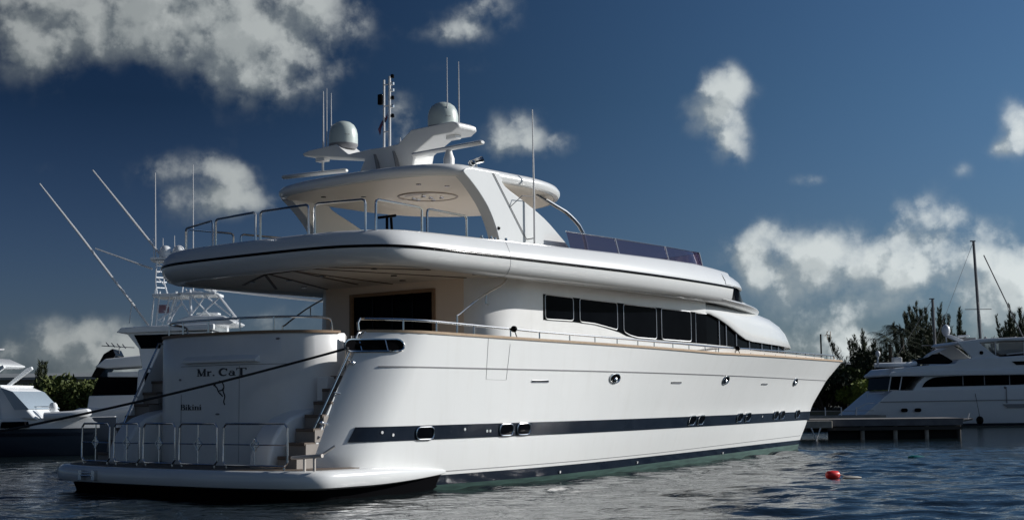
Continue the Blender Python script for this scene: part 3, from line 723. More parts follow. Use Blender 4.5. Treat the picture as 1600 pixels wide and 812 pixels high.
# forward end of the upper deck: lower lip, raked pilothouse glass, brow; all carry on from the coaming's own plan
def fpath(pts):
    P = smooth_path([(13.6, 3.32), (14.2, 3.24)]+pts, 5); P = [p for p in P if p[0] >= 14.5]
    P = [(u, -v) for u, v in P]+[(u, v) for u, v in P[:-1][::-1]]
    P = [np.array(p) for p in P]; out = []
    for i, p in enumerate(P):
        t = P[min(i+1, len(P)-1)]-P[max(i-1, 0)]; t = t/np.linalg.norm(t); n_ = np.array([t[1], -t[0]])
        if np.dot(n_, p-np.array([12, 0])) < 0: n_ = -n_
        out.append((p, n_))
    return out
LOW = fpath([(15.1, 3.08), (16.5, 2.80), (17.9, 2.33), (19.1, 1.65), (19.95, .85), (20.25, 0)])
UPP = fpath([(15.1, 3.08), (16.1, 2.74), (17.0, 2.2), (17.75, 1.45), (18.2, .7), (18.35, 0)])
def fsweep(path, prof, zf, name, material):
    rs = [[(p[0]+n_[0]*o_, p[1]+n_[1]*o_, zf(z, p[0])) for o_, z in prof] for p, n_ in path]
    return MB().rings(rs, True, True, True).build(name, material, Y, smooth=50)
fsweep(LOW, [(-.9, 4.36), (-.62, 4.36), (-.46, 4.30), (-.28, 4.29), (-.15, 4.325), (-.08, 4.385), (-.11, 4.425), (-.45, 4.52), (-.9, 4.56)], lambda z, u: z-.0885-.035*(u-15.1), 'upper_nose', WHITE)
fsweep(UPP, [(-.9, 4.74), (-.12, 4.70), (-.03, 4.67), (0, 4.70), (-.02, 4.78), (-.07, 4.87), (-.15, 4.95), (-.25, 5.00), (-.36, 5.01), (-.9, 5.0)], lambda z, u: z+(.10 if z > 4.9 else (.0 if z < 4.75 else .03))-(.20 if z > 4.9 else (.06 if z > 4.76 else 0))*max(0, min(1, (u-14.2)/2.8)), 'pilothouse_brow', WHITE)
q0 = [(p-n_*.08, p) for p, n_ in LOW]; q1 = [(p-n_*.08, p) for p, n_ in UPP]; m_ = min(len(q0), len(q1))
def resamp(path, off, n_=60):
    P = np.array([p-nn*off for p, nn in path]); d = np.r_[0, np.cumsum(np.linalg.norm(np.diff(P, axis=0), axis=1))]; t = np.linspace(0, d[-1], n_)
    return np.stack([np.interp(t, d, P[:, 0]), np.interp(t, d, P[:, 1])], 1)
A_, B_ = resamp(LOW, .42), resamp(UPP, .07)
pg = MB().rings([[(a[0], a[1], 4.42-.035*(a[0]-15.1)) for a in A_], [(b[0], b[1], 4.74) for b in B_]], closed=False).build('pilothouse_glass', GLASSD, Y)
MB().prism([tuple(p-n_*.5) for p, n_ in UPP], 4.8, 4.88, 'z').build('brow_top', WHITE, Y)
MB().prism([(14.7, -2.6), (14.7, 2.6)]+[tuple(a) for a in A_[::-1]], 4.30, 4.40, 'z').build('lip_deck', WHITE2, Y)

# flybridge coaming: one bulging band round the deck
def band_path(off=0.0, n=26):
    hf = smooth_path([(.80, 0), (.82, 1.1), (.88, 2.1), (1.06, 2.8), (1.36, 3.30), (1.66, 3.55), (2.1, 3.67), (2.8, 3.71)], 5)
    aft = [(u, -v) for u, v in hf[::-1]]+hf[1:]
    side = [(3.6, 3.71), (4.6, 3.71), (6, 3.71), (7.5, 3.71), (8.9, 3.70), (10.3, 3.64), (11.64, 3.54), (13.0, 3.40), (14.2, 3.24), (15.1, 3.08)]
    P = [(u, -v) for u, v in side[::-1]]+aft+side
    P = [np.array(p) for p in P]; out = []
    for i, p in enumerate(P):
        t = P[min(i+1, len(P)-1)]-P[max(i-1, 0)]; t = t/np.linalg.norm(t); nrm = np.array([-t[1], t[0]])
        if np.dot(nrm, p-np.array([8, 0])) < 0: nrm = -nrm
        out.append((p, nrm))
    return [tuple(p+nrm*off) for p, nrm in out], [nrm for _, nrm in out]
bp_, bn_ = band_path()
prof = [(-.62, 4.36), (-.46, 4.30), (-.28, 4.29), (-.14, 4.34), (-.05, 4.44), (-.01, 4.56), (0, 4.68), (-.02, 4.78), (-.07, 4.87), (-.15, 4.95), (-.25, 5.00), (-.36, 5.01), (-.42, 4.98), (-.44, 4.8), (-.62, 4.78)]
def bz(z, u): return z+(.011*min(u, 13)-.03*max(0, u-13.2) if z > 4.9 else 0)+(-.009*min(u, 15) + .05 if z < 4.5 else 0)
rs = []
for (p, nrm) in zip(bp_, bn_):
    rs.append([(p[0]+nrm[0]*o_, p[1]+nrm[1]*o_, bz(z, p[0])) for o_, z in prof])
coam = MB().rings(rs, True, True, True).build('flybridge_coaming', WHITE, Y, smooth=50)
rs = []
for (p, nrm) in zip(bp_, bn_):
    z0 = 4.68-.0025*p[0]
    rs.append([(p[0]+nrm[0]*.004, p[1]+nrm[1]*.004, z0+.028), (p[0]+nrm[0]*.016, p[1]+nrm[1]*.016, z0+.02), (p[0]+nrm[0]*.016, p[1]+nrm[1]*.016, z0-.02), (p[0]+nrm[0]*.004, p[1]+nrm[1]*.004, z0-.028), (p[0]-nrm[0]*.02, p[1]-nrm[1]*.02, z0)])
MB().rings(rs, True, True, True).build('coaming_stripe', BLACKT, coam, smooth=60)
# band seams
for uu in (5.02, 9.2):
    i = min(range(len(bp_)), key=lambda k: abs(bp_[k][0]-uu)+(10 if bp_[k][1] > 0 else 0)); nrm = bn_[i]
    MB().tube([(uu-.12*math.sin((k/11)*math.pi)*1.0, -3.71-(-.0)+(-(prof[k+1][0]))+ (0 if uu < 8 else .03)-.001, bz(prof[k+1][1], uu)) for k in range(11)], .004, 5).build('coaming_seam', GREY, coam)
inner, _ = band_path(-.5)
MB().prism(inner, 4.80, 4.86, 'z').build('flybridge_deck', mat('pale_deck', (.66, .62, .55), .6, col2=(.6, .56, .5), nscale=3), Y)
ceil = MB().prism(inner, 4.36, 4.42, 'z').build('overhang_ceiling', CREAM, Y)
mb = MB()
for a, b_ in [((2.9, 2.39), (1.55, .1)), ((1.55, .1), (1.28, -1.9)), ((1.55, .1), (4.16, 2.71)), ((1.52, -.04), (5.1, 2.0)), ((1.4, -.9), (5.1, -.1)), ((1.3, -1.5), (5.1, -2.3)), ((1.28, -1.9), (3.2, -3.0)), ((1.4, -.9), (4.6, .5))]:
    a = np.array(a); b_ = np.array(b_); d = b_-a; d /= np.linalg.norm(d); q = np.array([-d[1], d[0]])*.03
    mb.prism([tuple(a+q), tuple(b_+q), tuple(b_-q), tuple(a-q)], 4.345, 4.365, 'z')
mb.build('ceiling_trim', mat('trim_brown', (.10, .07, .05), .5), ceil)
for (u, v) in ((2.49, 1.61), (2.86, .82), (4.25, 1.87), (2.6, -.5), (3.6, -1.6), (4.6, -.9), (2.2, -2.4), (4.6, -3.0)):
    MB().lathe([(.0, .0), (.07, .0), (.07, .02), (0, .02)], (u, v, 4.342), 12).build('downlight', BLACKT, ceil)

# flybridge rails: framed chrome hoops
def hoop(p0, p1, z1=5.6):
    mb = MB(); p0 = Vector((*p0, 0)); p1 = Vector((*p1, 0)); d = p1-p0; n = d.length; d.normalize(); r = .08
    def P(a, z): q = p0+d*a; return (q.x, q.y, z)
    mb.tube([P(0, 4.9), P(0, z1-r), P(.25*r, z1-.3*r), P(r, z1), P(n-r, z1), P(n-.25*r, z1-.3*r), P(n, z1-r), P(n, 4.9)], .024, 8)
    mb.build('rail_hoop', CHROME, Y)
for a, b_ in [((1.85, 3.1), (1.40, 1.62)), ((1.32, 1.42), (1.15, -.05)), ((1.15, -.2), (1.13, -1.66)), ((1.14, -1.82), (1.38, -2.98)), ((1.52, -3.12), (3.01, -2.95)), ((3.19, -2.93), (4.62, -2.75)), ((1.95, 3.2), (3.2, 3.1)), ((3.4, 3.08), (4.7, 2.95))]:
    hoop(a, b_)
# small furniture on the flybridge
mb = MB(); mb.tube([(3.5, -1.5, 4.8), (3.5, -1.5, 5.62)], .03); mb.tube([(3.5, -1.75, 5.6), (3.5, -1.25, 5.6)], .03); mb.tube([(3.7, -1.5, 4.8), (3.62, -1.5, 5.62)], .03); mb.build('davit_post', BLACKT, Y)
for (u, v, s) in ((4.75, -3.05, .06), (5.0, -3.1, .09), (5.25, -3.0, .07), (5.5, -3.1, .06), (4.95, -2.7, .05)):
    MB().lathe([(.02, -.3), (.05, 0), (s, .02), (s, .06), (.03, .10), (.03, .14)], (u, v, 5.04), 10).build('deck_fitting', CHROME, Y)
MB().box(5.9, 8.2, 1.2, 2.8, 4.85, 5.25).build('flybridge_sofa', mat('sunpad', (.6, .57, .5), .9), Y, bevel=.08)

# hardtop
def ht_ring(ins, z, n=22):
    w = 2.84-ins; aft = [(u+ins, v) for u, v in plan(3.62, w, 1.15, 2.7, 0, 0, n)]
    fr = []
    for i in range(-n, n+1):
        t = i/n; a = t*math.pi/2; p = 2.2; fr.append((6.75+(2.75-ins)*abs(math.cos(a))**(2/p), w*math.copysign(abs(math.sin(a))**(2/p), t)))
    zc = lambda u: z-.012*max(0, u-6)**1.5
    return [(u, v, zc(u)) for u, v in aft]+[(u, v, zc(u)) for u, v in fr[::-1]]
mb = MB(); mb.rings([ht_ring(.13, 6.455), ht_ring(.04, 6.47), ht_ring(.0, 6.54), ht_ring(.0, 6.60), ht_ring(.05, 6.67), ht_ring(.18, 6.72), ht_ring(.6, 6.76), ht_ring(1.2, 6.78)], True, False, True)
ht = mb.build('hardtop', WHITE, Y, smooth=50)
mb = MB(); r = ht_ring(.14, 6.452); mb.add(r, [tuple(range(len(r)))]); r2 = ht_ring(.14, 6.475); mb.rings([r, r2]); mb.build('hardtop_lining', CREAM, ht)
for sg in (-1, 1):
    fwd = smooth_path([(5.65, 6.56), (5.78, 6.36), (6.49, 6.08), (7.18, 5.78), (7.74, 5.44), (8.14, 5.16), (8.4, 4.85)], 3)
    aft = smooth_path([(5.62, 4.85), (5.56, 5.17), (5.42, 5.50), (5.20, 5.84), (4.90, 6.14), (4.62, 6.36), (4.40, 6.52), (4.5, 6.60)], 3)
    MB().prism([(4.7, 6.63), (5.6, 6.63)]+fwd+aft, sg*2.56, sg*2.86, 'y').build('hardtop_leg', WHITE, Y, bevel=.045, seg=3, smooth=30)
    if sg == 1: continue
    mb = MB(); mb.tube(smooth_path([(7.5, sg*2.3, 6.46), (8.2, sg*2.42, 6.2), (8.62, sg*2.48, 6.03), (9.05, sg*2.55, 5.65), (9.2, sg*2.6, 4.9)], 3), .045, 8)
    mb.tube(smooth_path([(7.7, sg*2.2, 6.46), (8.35, sg*2.35, 6.2), (8.75, sg*2.42, 6.0), (9.15, sg*2.5, 5.65), (9.32, sg*2.55, 4.9)], 3), .03, 8); mb.build('hardtop_strut', CHROME, Y)
# ring on the hardtop lining, lights
mb = MB(); rr = [(6.15+.68*math.cos(t), -.25+.68*math.sin(t), 6.445) for t in np.linspace(0, 2*math.pi, 32, endpoint=False)]
mb.tube(rr, .035, 6, closed=True); mb.lathe([(0, 0), (.55, 0), (.55, .02), (0, .02)], (6.15, -.25, 6.436), 24)
ring = mb.build('ceiling_ring', mat('ring_beige', (.30, .25, .21), .35), Y)
mb = MB()
for (u, v) in ((5.85, -.35), (6.0, .1), (6.3, -.5), (6.45, -.1), (6.2, .15), (6.15, -.3)):
    mb.tube([(u, v, 6.43), (u+.18, v+.06, 6.425), (u+.2, v+.2, 6.43)], .02, 6)
mb.build('ring_fitting', CHROME, ring)
for (u, v, s, mt_) in ((7.64, -.5, .16, GREY), (7.0, -1.0, .10, GREY), (5.2, .9, .06, BLACKT), (4.7, -1.3, .06, BLACKT), (5.3, -1.6, .06, BLACKT), (7.9, .6, .06, BLACKT), (4.6, 1.6, .06, BLACKT), (6.6, 1.5, .06, BLACKT), (7.2, -1.9, .05, WHITE), (6.0, -1.9, .05, WHITE)):
    MB().lathe([(0, 0), (s, 0), (s, .02), (0, .02)], (u, v, 6.432), 12).build('ceiling_light', mt_, Y)
mb = MB(); mb.ball((5.55, -2.87, 5.42), .04, 6, (1, .4, 1)); mb.build('leg_light', BLACKT, Y)
mb = MB(); mb.tube([(5.37, -2.875, 6.60), (6.50, -2.875, 5.25)], .009, 5); mb.tube([(6.50, -2.875, 5.25), (6.62, -2.98, 5.28)], .012, 5); mb.tube([(5.95, -2.875, 5.93), (6.2, -3.0, 6.18), (6.6, -3.0, 6.2)], .01, 5); mb.build('antenna_cable', GREY, Y)
MB().tube([(6.62, -3.0, 5.1), (6.62, -3.0, 6.2), (6.6, -3.0, 8.16)], [.026, .022, .012], 8).build('whip_antenna', ANT, Y)
mb = MB(); mb.lathe([(.03, 0), (.07, .02), (.09, .08), (.06, .12)], (4.85, -2.72, 6.70), 12); mb.tube([(4.85, -2.72, 6.78), (5.05, -2.85, 6.86)], [.05, .07]); mb.tube([(5.0, -2.72, 6.70), (5.0, -2.72, 6.9)], .02); mb.build('searchlight', CHROME, Y)

# radar wing on the hardtop
poly = [(2.8, 7.60), (2.82, 7.66), (2.6, 7.70), (1.63, 7.74), (1.29, 7.47), (.6, 7.50), (.09, 7.49), (-.34, 7.51), (-.81, 7.76), (-2.05, 7.79), (-2.18, 7.73), (-2.18, 7.64), (-2.0, 7.55), (-1.45, 7.55), (-.80, 7.27), (-.52, 6.72), (1.3, 6.72), (.78, 7.30), (1.33, 7.39), (2.6, 7.57)]
def wing_ring(u, sc): return [(u, v, 6.72+(z-6.72)*sc) for v, z in poly]
n = len(poly); mb = MB()
rs = [[(u+.25*((7.75-z)), v*k, z-.0) for v, z in poly] for u, k in ((5.0, .985), (5.06, 1.0), (5.58, 1.0), (5.66, .985))]
mb.rings(rs, True, True, True); arch = mb.build('radar_arch', WHITE2, Y, bevel=.025, smooth=30)
for v in (.25, -.35): MB().prism([(v-.02, 6.78), (v+.14, 7.36), (v+.17, 7.36), (v+.02, 6.78)], 5.04, 5.14, 'x').build('arch_rib', GREY, arch)
for v in (1.72, -1.45):
    pr = [(0, .64), (.09, .637), (.17, .612), (.255, .55), (.31, .455), (.337, .34), (.342, .21), (.34, .08)]
    z0 = 7.70
    d = MB().lathe(pr[::-1], (5.35, v, z0), 32).build('satellite_dome', DOMEW, Y, smooth=60)
    MB().lathe([(.29, -.03), (.32, .02), (.344, .06), (.346, .09), (.32, .10)], (5.35, v, z0), 32).build('dome_base', GREY, d)
    mb = MB()
    for k in range(7):
        a = R(232+3.2*k+ (0 if v > 0 else 0)); mb.box(0, 0, 0, 0, 0, 0) if False else None
        c, s = math.cos(a), math.sin(a); p = Vector((5.35+.344*c, v+.344*s, z0+.27)); t = Vector((-s, c, 0))*.006
        if k != 3: mb.add([p-t, p+t, p+t+Vector((0, 0, .018)), p-t+Vector((0, 0, .018))], [(0, 1, 2, 3)])
    mb.build('dome_marking', GREY, d)
# open-array radars
def radar(u, v, z, ln, ang, name='radar_scanner'):
    c, s = math.cos(ang), math.sin(ang)
    def P(a, b_, z_): return (u+a*c-b_*s, v+a*s+b_*c, z_)
    mb = MB(); rs = []
    for a in (-ln/2, -ln/2+.04, ln/2-.04, ln/2):
        k = .6 if abs(a) == ln/2 else 1
        rs.append([P(a, .09*k*math.cos(t), z+.05*k*math.sin(t)) for t in np.linspace(0, 2*math.pi, 10, endpoint=False)])
    mb.rings(rs, True, True, True); return mb.build(name, WHITE2, Y, smooth=40)
rb = radar(4.75, -2.1, 7.14, 2.15, R(86)); MB().lathe([(.12, -.42), (.12, -.22), (.09, -.14), (.06, -.04)], (4.75, -2.15, 7.14), 16).build('radar_pedestal', WHITE2, rb)
rb = radar(5.2, 2.55, 7.16, 1.9, R(100)); MB().tube([(5.2, 2.26, 7.16), (5.2, 2.26, 7.62)], .028).build('radar_pole', WHITE2, rb)
MB().box(5.1, 5.3, 2.12, 2.42, 7.42, 7.52).build('gps_box', WHITE2, rb, bevel=.02)
MB().box(5.2, 5.4, -1.95, -1.65, 7.45, 7.56).build('loudhailer', WHITE2, arch, bevel=.03)
# light mast
mb = MB(); mb.tube([(5.3, .33, 7.4), (5.3, .33, 9.12)], .024); mb.tube([(5.3, .15, 7.4), (5.3, .15, 9.18)], .028)
for z in (7.9, 8.5, 9.0): mb.tube([(5.3, .33, z), (5.3, .15, z)], .015, 6)
mast = mb.build('light_mast', ANT, Y)
for z in (8.2, 8.42, 8.62, 8.8, 8.95, 9.12): MB().lathe([(.02, 0), (.045, .01), (.045, .07), (.03, .09)], (5.3, .06, z), 10).build('mast_light', BLACKT if int(z*100) % 2 else CHROME, mast)
MB().box(5.25, 5.35, .38, .5, 8.55, 8.8).build('horn', BLACKT, mast, bevel=.02)
fl = []
for i in range(8): t = i/7; fl.append([(5.3+.02*math.sin(t*6), .22+.30*t, 8.35-.35*t-.02*math.sin(t*9)), (5.3+.03*math.sin(t*7+1), .24+.25*t, 8.22-.38*t)])
MB().rings(fl, closed=False).build('courtesy_flag', mat('flag_cloth', (.25, .08, .10), .8, col2=(.05, .06, .15), nscale=9), mast)
for (v, z0, z1, r) in ((2.25, 7.6, 9.13, .02), (2.13, 7.6, 9.18, .014), (1.98, 7.7, 9.04, .016), (-1.71, 7.7, 9.30, .014), (-2.05, 7.75, 9.15, .017), (-.28, 7.48, 7.68, .02)):
    MB().tube([(5.2, v, z0), (5.2, v, (z0+z1)/2), (5.2, v, z1)], [r, r*.9, r*.5], 6).build('antenna', ANT, Y)

# tinted wind screen
sp_, sn_ = band_path(-.36)
pts = [(7.6, -3.28), (8.9, -3.27), (9.55, -3.26), (10.8, -3.2), (11.9, -3.14), (12.9, -3.06), (13.8, -2.96)]
frt = [(14.15, -2.65), (14.4, -1.8), (14.5, -.9), (14.55, 0)]
full = pts+frt; full = full+[(u, -v) for u, v in full[:-1][::-1]]
rs = []
for u, v in full: rs.append([(u, v, 5.02), (u-.02, v*.985, 5.25), (u-.04-(.06 if abs(v) < 2.9 and u > 13 else 0), v*.965, 5.50)])
ws = MB().rings(rs, closed=False).build('wind_screen', PURPLE, Y, smooth=40)
mb = MB(); mb.tube([r[2] for r in rs], .014, 6); mb.build('screen_rail', CHROME, ws)
for (u, v) in (pts[2], pts[4], pts[6], (9.55, 3.26), (11.9, 3.14), (13.8, 2.96)): MB().tube([(u, v*1.003, 5.0), (u-.04, v*.968, 5.50)], .016, 6).build('screen_post', SATIN, ws)
MB().box(9.5, 10.6, -.9, 1.6, 4.85, 5.28).build('helm_console', WHITE2, Y, bevel=.08)

# bow: jack staff, pulpit fittings, anchor windlass
MB().tube([(26.0, -.1, 2.6), (26.0, -.1, 3.85)], .028).build('jack_staff', BLACKT, Y)
mb = MB()
for s_ in (-.06, .06): mb.tube([(26.3, -.25+s_, 3.68), (26.3, -.25+s_, 3.95)], .014, 5)
mb.tube([(26.3, -.31, 3.82), (26.3, -.19, 3.82)], .014, 5); mb.tube([(26.0, -.1, 3.8), (26.3, -.19, 3.82)], .006, 5); mb.tube([(26.3, -.25, 3.98), (26.3, -.1, 3.78)], .008, 5)
mb.build('bow_emblem', mat('tan_metal', (.35, .28, .2), .5), Y)
for (u, v) in ((24.2, .0), (24.9, .15)): MB().lathe([(.10, 0), (.16, .05), (.08, .12), (.08, .25), (.15, .3), (.05, .36)], (u, v, 2.5), 14).build('windlass', CHROME, Y)
MB().box(23.3, 23.9, -.3, .3, 2.45, 2.95).build('deck_locker', mat('teal_cover', (.12, .18, .17), .8), Y, bevel=.05)
#@@BG
# ================================================================ mooring line
def at(px, py, Yd):
    r = F + RR*((px-800)/2200) - UU*((py-406)/2200); return Vector((0, 0, CAM_H)) + r*(Yd/r.y)
def yw(u, v, z): c, s = math.cos(YROT), math.sin(YROT); return Vector((YO.x+u*c-v*s, YO.y+u*s+v*c, z))
a = yw(*surf_pt(.95, 2.74, -.05)); a2 = yw(*surf_pt(.80, 2.72, .03)); b = at(-60, 685, 26)
pts = [a, a2]+[a2.lerp(b, t)+Vector((0, 0, -.16*4*t*(1-t)*.5)) for t in np.linspace(.04, 1, 24)]
mb = MB(); mb.tube(pts, .023, 8)
o = tag(mb.build('mooring_line', ROPE), 'black mooring rope stretched from the large yacht\'s stern fairlead to the left', 'rope')
mb = MB(); mb.tube([(b.x, b.y, -1), (b.x, b.y, b.z+.35)], .16, 14); mb.tube([b+Vector((.0, 0, -.03)), b+Vector((0, 0, .03))], .2, 14)
tag(mb.build('mooring_piling', mat('piling_wood', (.12, .10, .08), .9, bump=(12, .5, .02))), 'weathered mooring piling beyond the left edge holding the black rope', 'piling')

# ================================================================ buoy
p = at(1301, 741, 30.6); bt = thing('buoy', 'small bright red float drifting on the water right of the large yacht', 'buoy', (p.x, p.y, 0), R(15))
RED = mat('red_plastic', (.85, .03, .03), .4, col2=(.7, .02, .02), nscale=8); RED.node_tree.nodes['Principled BSDF'].inputs['Subsurface Weight'].default_value = 0
rs = [[(x, r*math.cos(t), .05+r*math.sin(t)) for t in np.linspace(0, 2*math.pi, 14, endpoint=False)] for x, r in ((-.15, .02), (-.145, .06), (-.12, .085), (0, .095), (.12, .085), (.145, .06), (.15, .02))]
MB().rings(rs, True, True, True).build('float_body', RED, bt, smooth=60)
mb = MB(); mb.tube([(.15, 0, .06), (.2, .02, .05), (.34, .05, .015), (.5, .0, .01)], .012, 6); mb.build('float_line', mat('grey_rope', (.3, .28, .25), .8), bt)
mb = MB(); mb.rings([[(x, y, .012) for y in (-.07, .07)] for x in (.18, .5)], closed=False)
p2 = at(1331, 742, 30.4); mb = MB(); n = 10
rs = [[(p2.x+x, p2.y+w*math.cos(t), .0+.03*k*math.sin(t)) for t in np.linspace(0, 2*math.pi, 10, endpoint=False)] for x, w, k in ((-.2, .03, .5), (-.15, .09, 1), (.12, .10, 1), (.2, .04, .5))]
tag(MB().rings(rs, True, True, True).build('float_board', mat('pale_foam', (.62, .58, .50), .7, col2=(.5, .46, .4), nscale=9)), 'pale flat board floating beside the red buoy', 'board')
p3 = at(1431, 714.5, 40); rs = [[(p3.x+x, p3.y+.12*w*math.cos(t), .02+.05*w*math.sin(t)) for t in np.linspace(0, 2*math.pi, 8, endpoint=False)] for x, w in ((-.22, .3), (-.1, 1), (.08, .8), (.24, .2))]
tag(MB().rings(rs, True, True, True).build('swim_fin', mat('teal_rubber', (.0, .14, .14), .5)), 'small teal object breaking the water surface towards the far dock', 'float')

# ================================================================ docks on the right
DOCKW = mat('dock_boards', (.20, .19, .18), .8, col2=(.13, .12, .11), nscale=3, stretch=(3, .3, 1)); PALE = mat('pale_pile', (.42, .38, .32), .8, col2=(.25, .23, .2), nscale=4)
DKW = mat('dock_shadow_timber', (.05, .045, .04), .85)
d = thing('dock', 'concrete-edged finger dock on pale piles in front of the right-hand yacht', 'dock', (12.0, 58, 0), R(-2))
MB().box(0, 6.35, 0, 3.2, .70, .82).build('dock_deck', DOCKW, d, bevel=.01)
MB().box(0, 6.30, -.03, -.001, .54, .80).build('edge_beam', mat('weathered_beam', (.16, .16, .17), .8, col2=(.10, .10, .11), nscale=2), d)
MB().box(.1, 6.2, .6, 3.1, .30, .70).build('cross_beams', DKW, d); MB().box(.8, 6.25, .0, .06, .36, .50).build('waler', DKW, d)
MB().box(.9, 6.15, .3, .4, -.5, .6).build('underdock_shade', mat('shade_black', (.008, .008, .008), .9), d)  # black sheet standing in for the shade under the dock
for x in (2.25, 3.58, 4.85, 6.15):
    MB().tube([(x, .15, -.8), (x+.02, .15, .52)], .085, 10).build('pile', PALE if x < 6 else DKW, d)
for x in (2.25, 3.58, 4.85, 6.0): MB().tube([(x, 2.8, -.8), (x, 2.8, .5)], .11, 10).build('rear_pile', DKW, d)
d2 = thing('gangway', 'light timber gangway tip lying from the dock towards the right-hand yacht', 'gangway', (18.3, 58.8, 0), R(0))
MB().prism([(-.5, .74), (.55, .76), (.75, .80), (.75, .72), (.4, .66), (-.5, .60)], 0, .7, 'y').build('gangway_plank', DOCKW, d2, bevel=.01)
MB().tube([(.55, .05, .78), (.62, .05, 1.0)], .03).build('gangway_handle', ANT, d2)
d3 = thing('mooring_block', 'pale block with a white V-shaped bracket beside the large yacht\'s bow', 'mooring block', (11.9, 57.4, 0), 0)
MB().box(-.2, 1.0, 0, .5, .48, .78).build('head_slab', PALE, d3, bevel=.03)
mb = MB(); mb.tube([(.12, -.05, .5), (.32, -.05, .02), (.5, -.05, .5)], .035, 6); mb.tube([(.32, -.05, .05), (.33, -.05, -.4)], .03, 6); mb.build('vee_bracket', ANT, d3)
d4 = thing('rear_dock', 'low dark dock with white posts behind the bow of the large yacht', 'dock', (14.5, 75, 0), 0)
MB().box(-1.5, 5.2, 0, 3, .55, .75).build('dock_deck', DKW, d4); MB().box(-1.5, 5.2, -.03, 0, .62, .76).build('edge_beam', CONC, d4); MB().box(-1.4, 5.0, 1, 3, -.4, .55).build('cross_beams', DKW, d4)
for x in (2.0, 2.85, 3.65): MB().box(x, x+.05, .1, .15, .75, 1.2).build('post', ANT, d4)
MB().tube([(.6, .12, 1.0), (4.6, .12, 1.0)], .015, 5).build('rail', GREY, d4)
sk = thing('skiff', 'small dark skiff with white gunwale moored at the rear dock', 'boat', (15.6, 74, 0), R(0))
hullp = [(-1.2, .15), (-1.3, .55), (1.6, .62), (1.2, .15), (.9, .02), (-1.0, .02)]
MB().prism(hullp, -.5, .5, 'y').build('hull', NAVY, sk, bevel=.05); MB().box(-1.3, .2, -.52, .52, .55, .60).build('gunwale', ANT, sk)

# ================================================================ yacht on the right
SH = mat('grey_white_hull', (.74, .76, .78), .3, coat=.2, col2=(.70, .72, .74), nscale=.8)
ry = thing('moored_yacht', 'white motor yacht lying side-on in shade at the right edge behind the dock', 'yacht', (18.3, 80, 0), R(1.5))
# local x = metres from the stern, y: near side negative
def lp(name, pr, y0, y1, m_, bv=.05, par=None): return MB().prism(pr, y0, y1, 'y').build(name, m_, par or ry, bevel=bv)
W2 = 2.6
def bhull():
    rs = []
    for x, zt, w, kx in ((.0, .55, .8, .35), (.6, .62, 1, .3), (1.2, 1.1, 1, .25), (2.0, 1.75, 1, .2), (2.4, 2.05, 1, 0), (6, 2.05, 1, 0), (12, 2.12, 1, 0), (16, 2.3, .85, 0), (19, 2.55, .5, 0), (21.5, 2.8, .04, 0)):
        b = W2*w; rs.append([(x+kx, -b*.55, -.5), (x, -b*.92, .2), (x, -b, zt*.5+.1), (x, -b*1.01, zt), (x, b*1.01, zt), (x, b, zt*.5+.1), (x, b*.92, .2), (x+kx, b*.55, -.5)])
    return MB().rings(rs, True, True, True).build('hull', SH, ry, smooth=30)
bh = bhull()
lp('boot_stripe', [(.1, .10), (21, .10), (21, .22), (.1, .22)], -W2*.965, W2*.965, NAVY, .0, bh)
lp('rub_rail', [(1.7, 1.42), (18, 1.50), (18, 1.54), (1.7, 1.46)], -W2*1.02, W2*1.02, GREY, 0)
lp('main_house', [(3.6, 2.0), (3.9, 2.45), (4.5, 3.0), (4.9, 3.05), (14.5, 3.1), (15.2, 2.1)], -2.2, 2.2, SH)
lp('boat_deck', [(2.2, 2.90), (2.35, 3.05), (3.2, 3.12), (15.5, 3.2), (15.8, 3.0), (15, 2.86), (2.3, 2.82)], -2.5, 2.5, SH)
lp('upper_coaming', [(2.3, 3.0), (2.6, 3.28), (4.5, 3.42), (6.0, 3.5), (6.2, 3.72), (10, 3.92), (15.2, 3.95), (15.6, 3.1)], -2.35, 2.35, SH, .08)
gl = lp('saloon_window', smooth_path([(4.15, 2.22), (4.35, 2.5), (4.75, 2.72), (5.2, 2.78)], 3)+[(10.7, 2.98), (10.7, 2.38), (9.6, 2.30), (4.15, 2.22)][0:3], -2.23, 2.23, GLASSD, 0)
for x in (6.4, 7.6, 9.0): MB().box(x, x+.05, -2.245, -2.20, 2.3, 2.9).build('mullion', GREY, gl)
for x in (2.35, 2.95): MB().tube([(x-.1, -2.3, 2.0), (x+.08, -2.3, 2.85)], .035, 8).build('deck_pillar', ANT, ry)
lp('cockpit_window', [(2.3, 2.1), (2.45, 2.82), (3.9, 2.84), (3.4, 2.4), (3.2, 2.1)], -2.1, 2.1, GLASSD, 0)
for x in (3.0, 3.75): lp('hull_port', [(x+a_, .98+b_) for a_, b_ in rrect(.36, .20, .09)], -W2*1.015, -W2*.9, GLASSD, 0)
lp('hull_vent', [(8.7, 1.05), (8.45, 1.25), (10.1, 1.25), (9.9, 1.05)], -W2*1.02, -W2*.9, GREY, 0)
lp('side_vent', [(9.4, 3.38), (9.15, 3.58), (10.5, 3.60), (10.35, 3.40)], -2.38, -2.2, BLACKT, 0)
lp('stern_door_line', [(8.65, 1.3), (8.69, 1.3), (8.69, 2.2), (8.65, 2.2)], -W2*1.02, -W2*.9, GREY, 0)
MB().prism([(6.1, 4.55), (6.3, 4.72), (7.6, 4.86), (9.5, 4.92), (13.5, 4.9), (14.2, 4.78), (13.5, 4.7), (9, 4.74), (7, 4.6)], -2.1, 2.1, 'y').build('hardtop', SH, ry, bevel=.05)
for sg in (-1, 1): MB().prism([(6.25, 4.65), (7.4, 4.68), (8.3, 3.95), (8.9, 3.75), (7.0, 3.6), (7.0, 3.85)], sg*1.95, sg*2.15, 'y').build('hardtop_leg', SH, ry, bevel=.03)
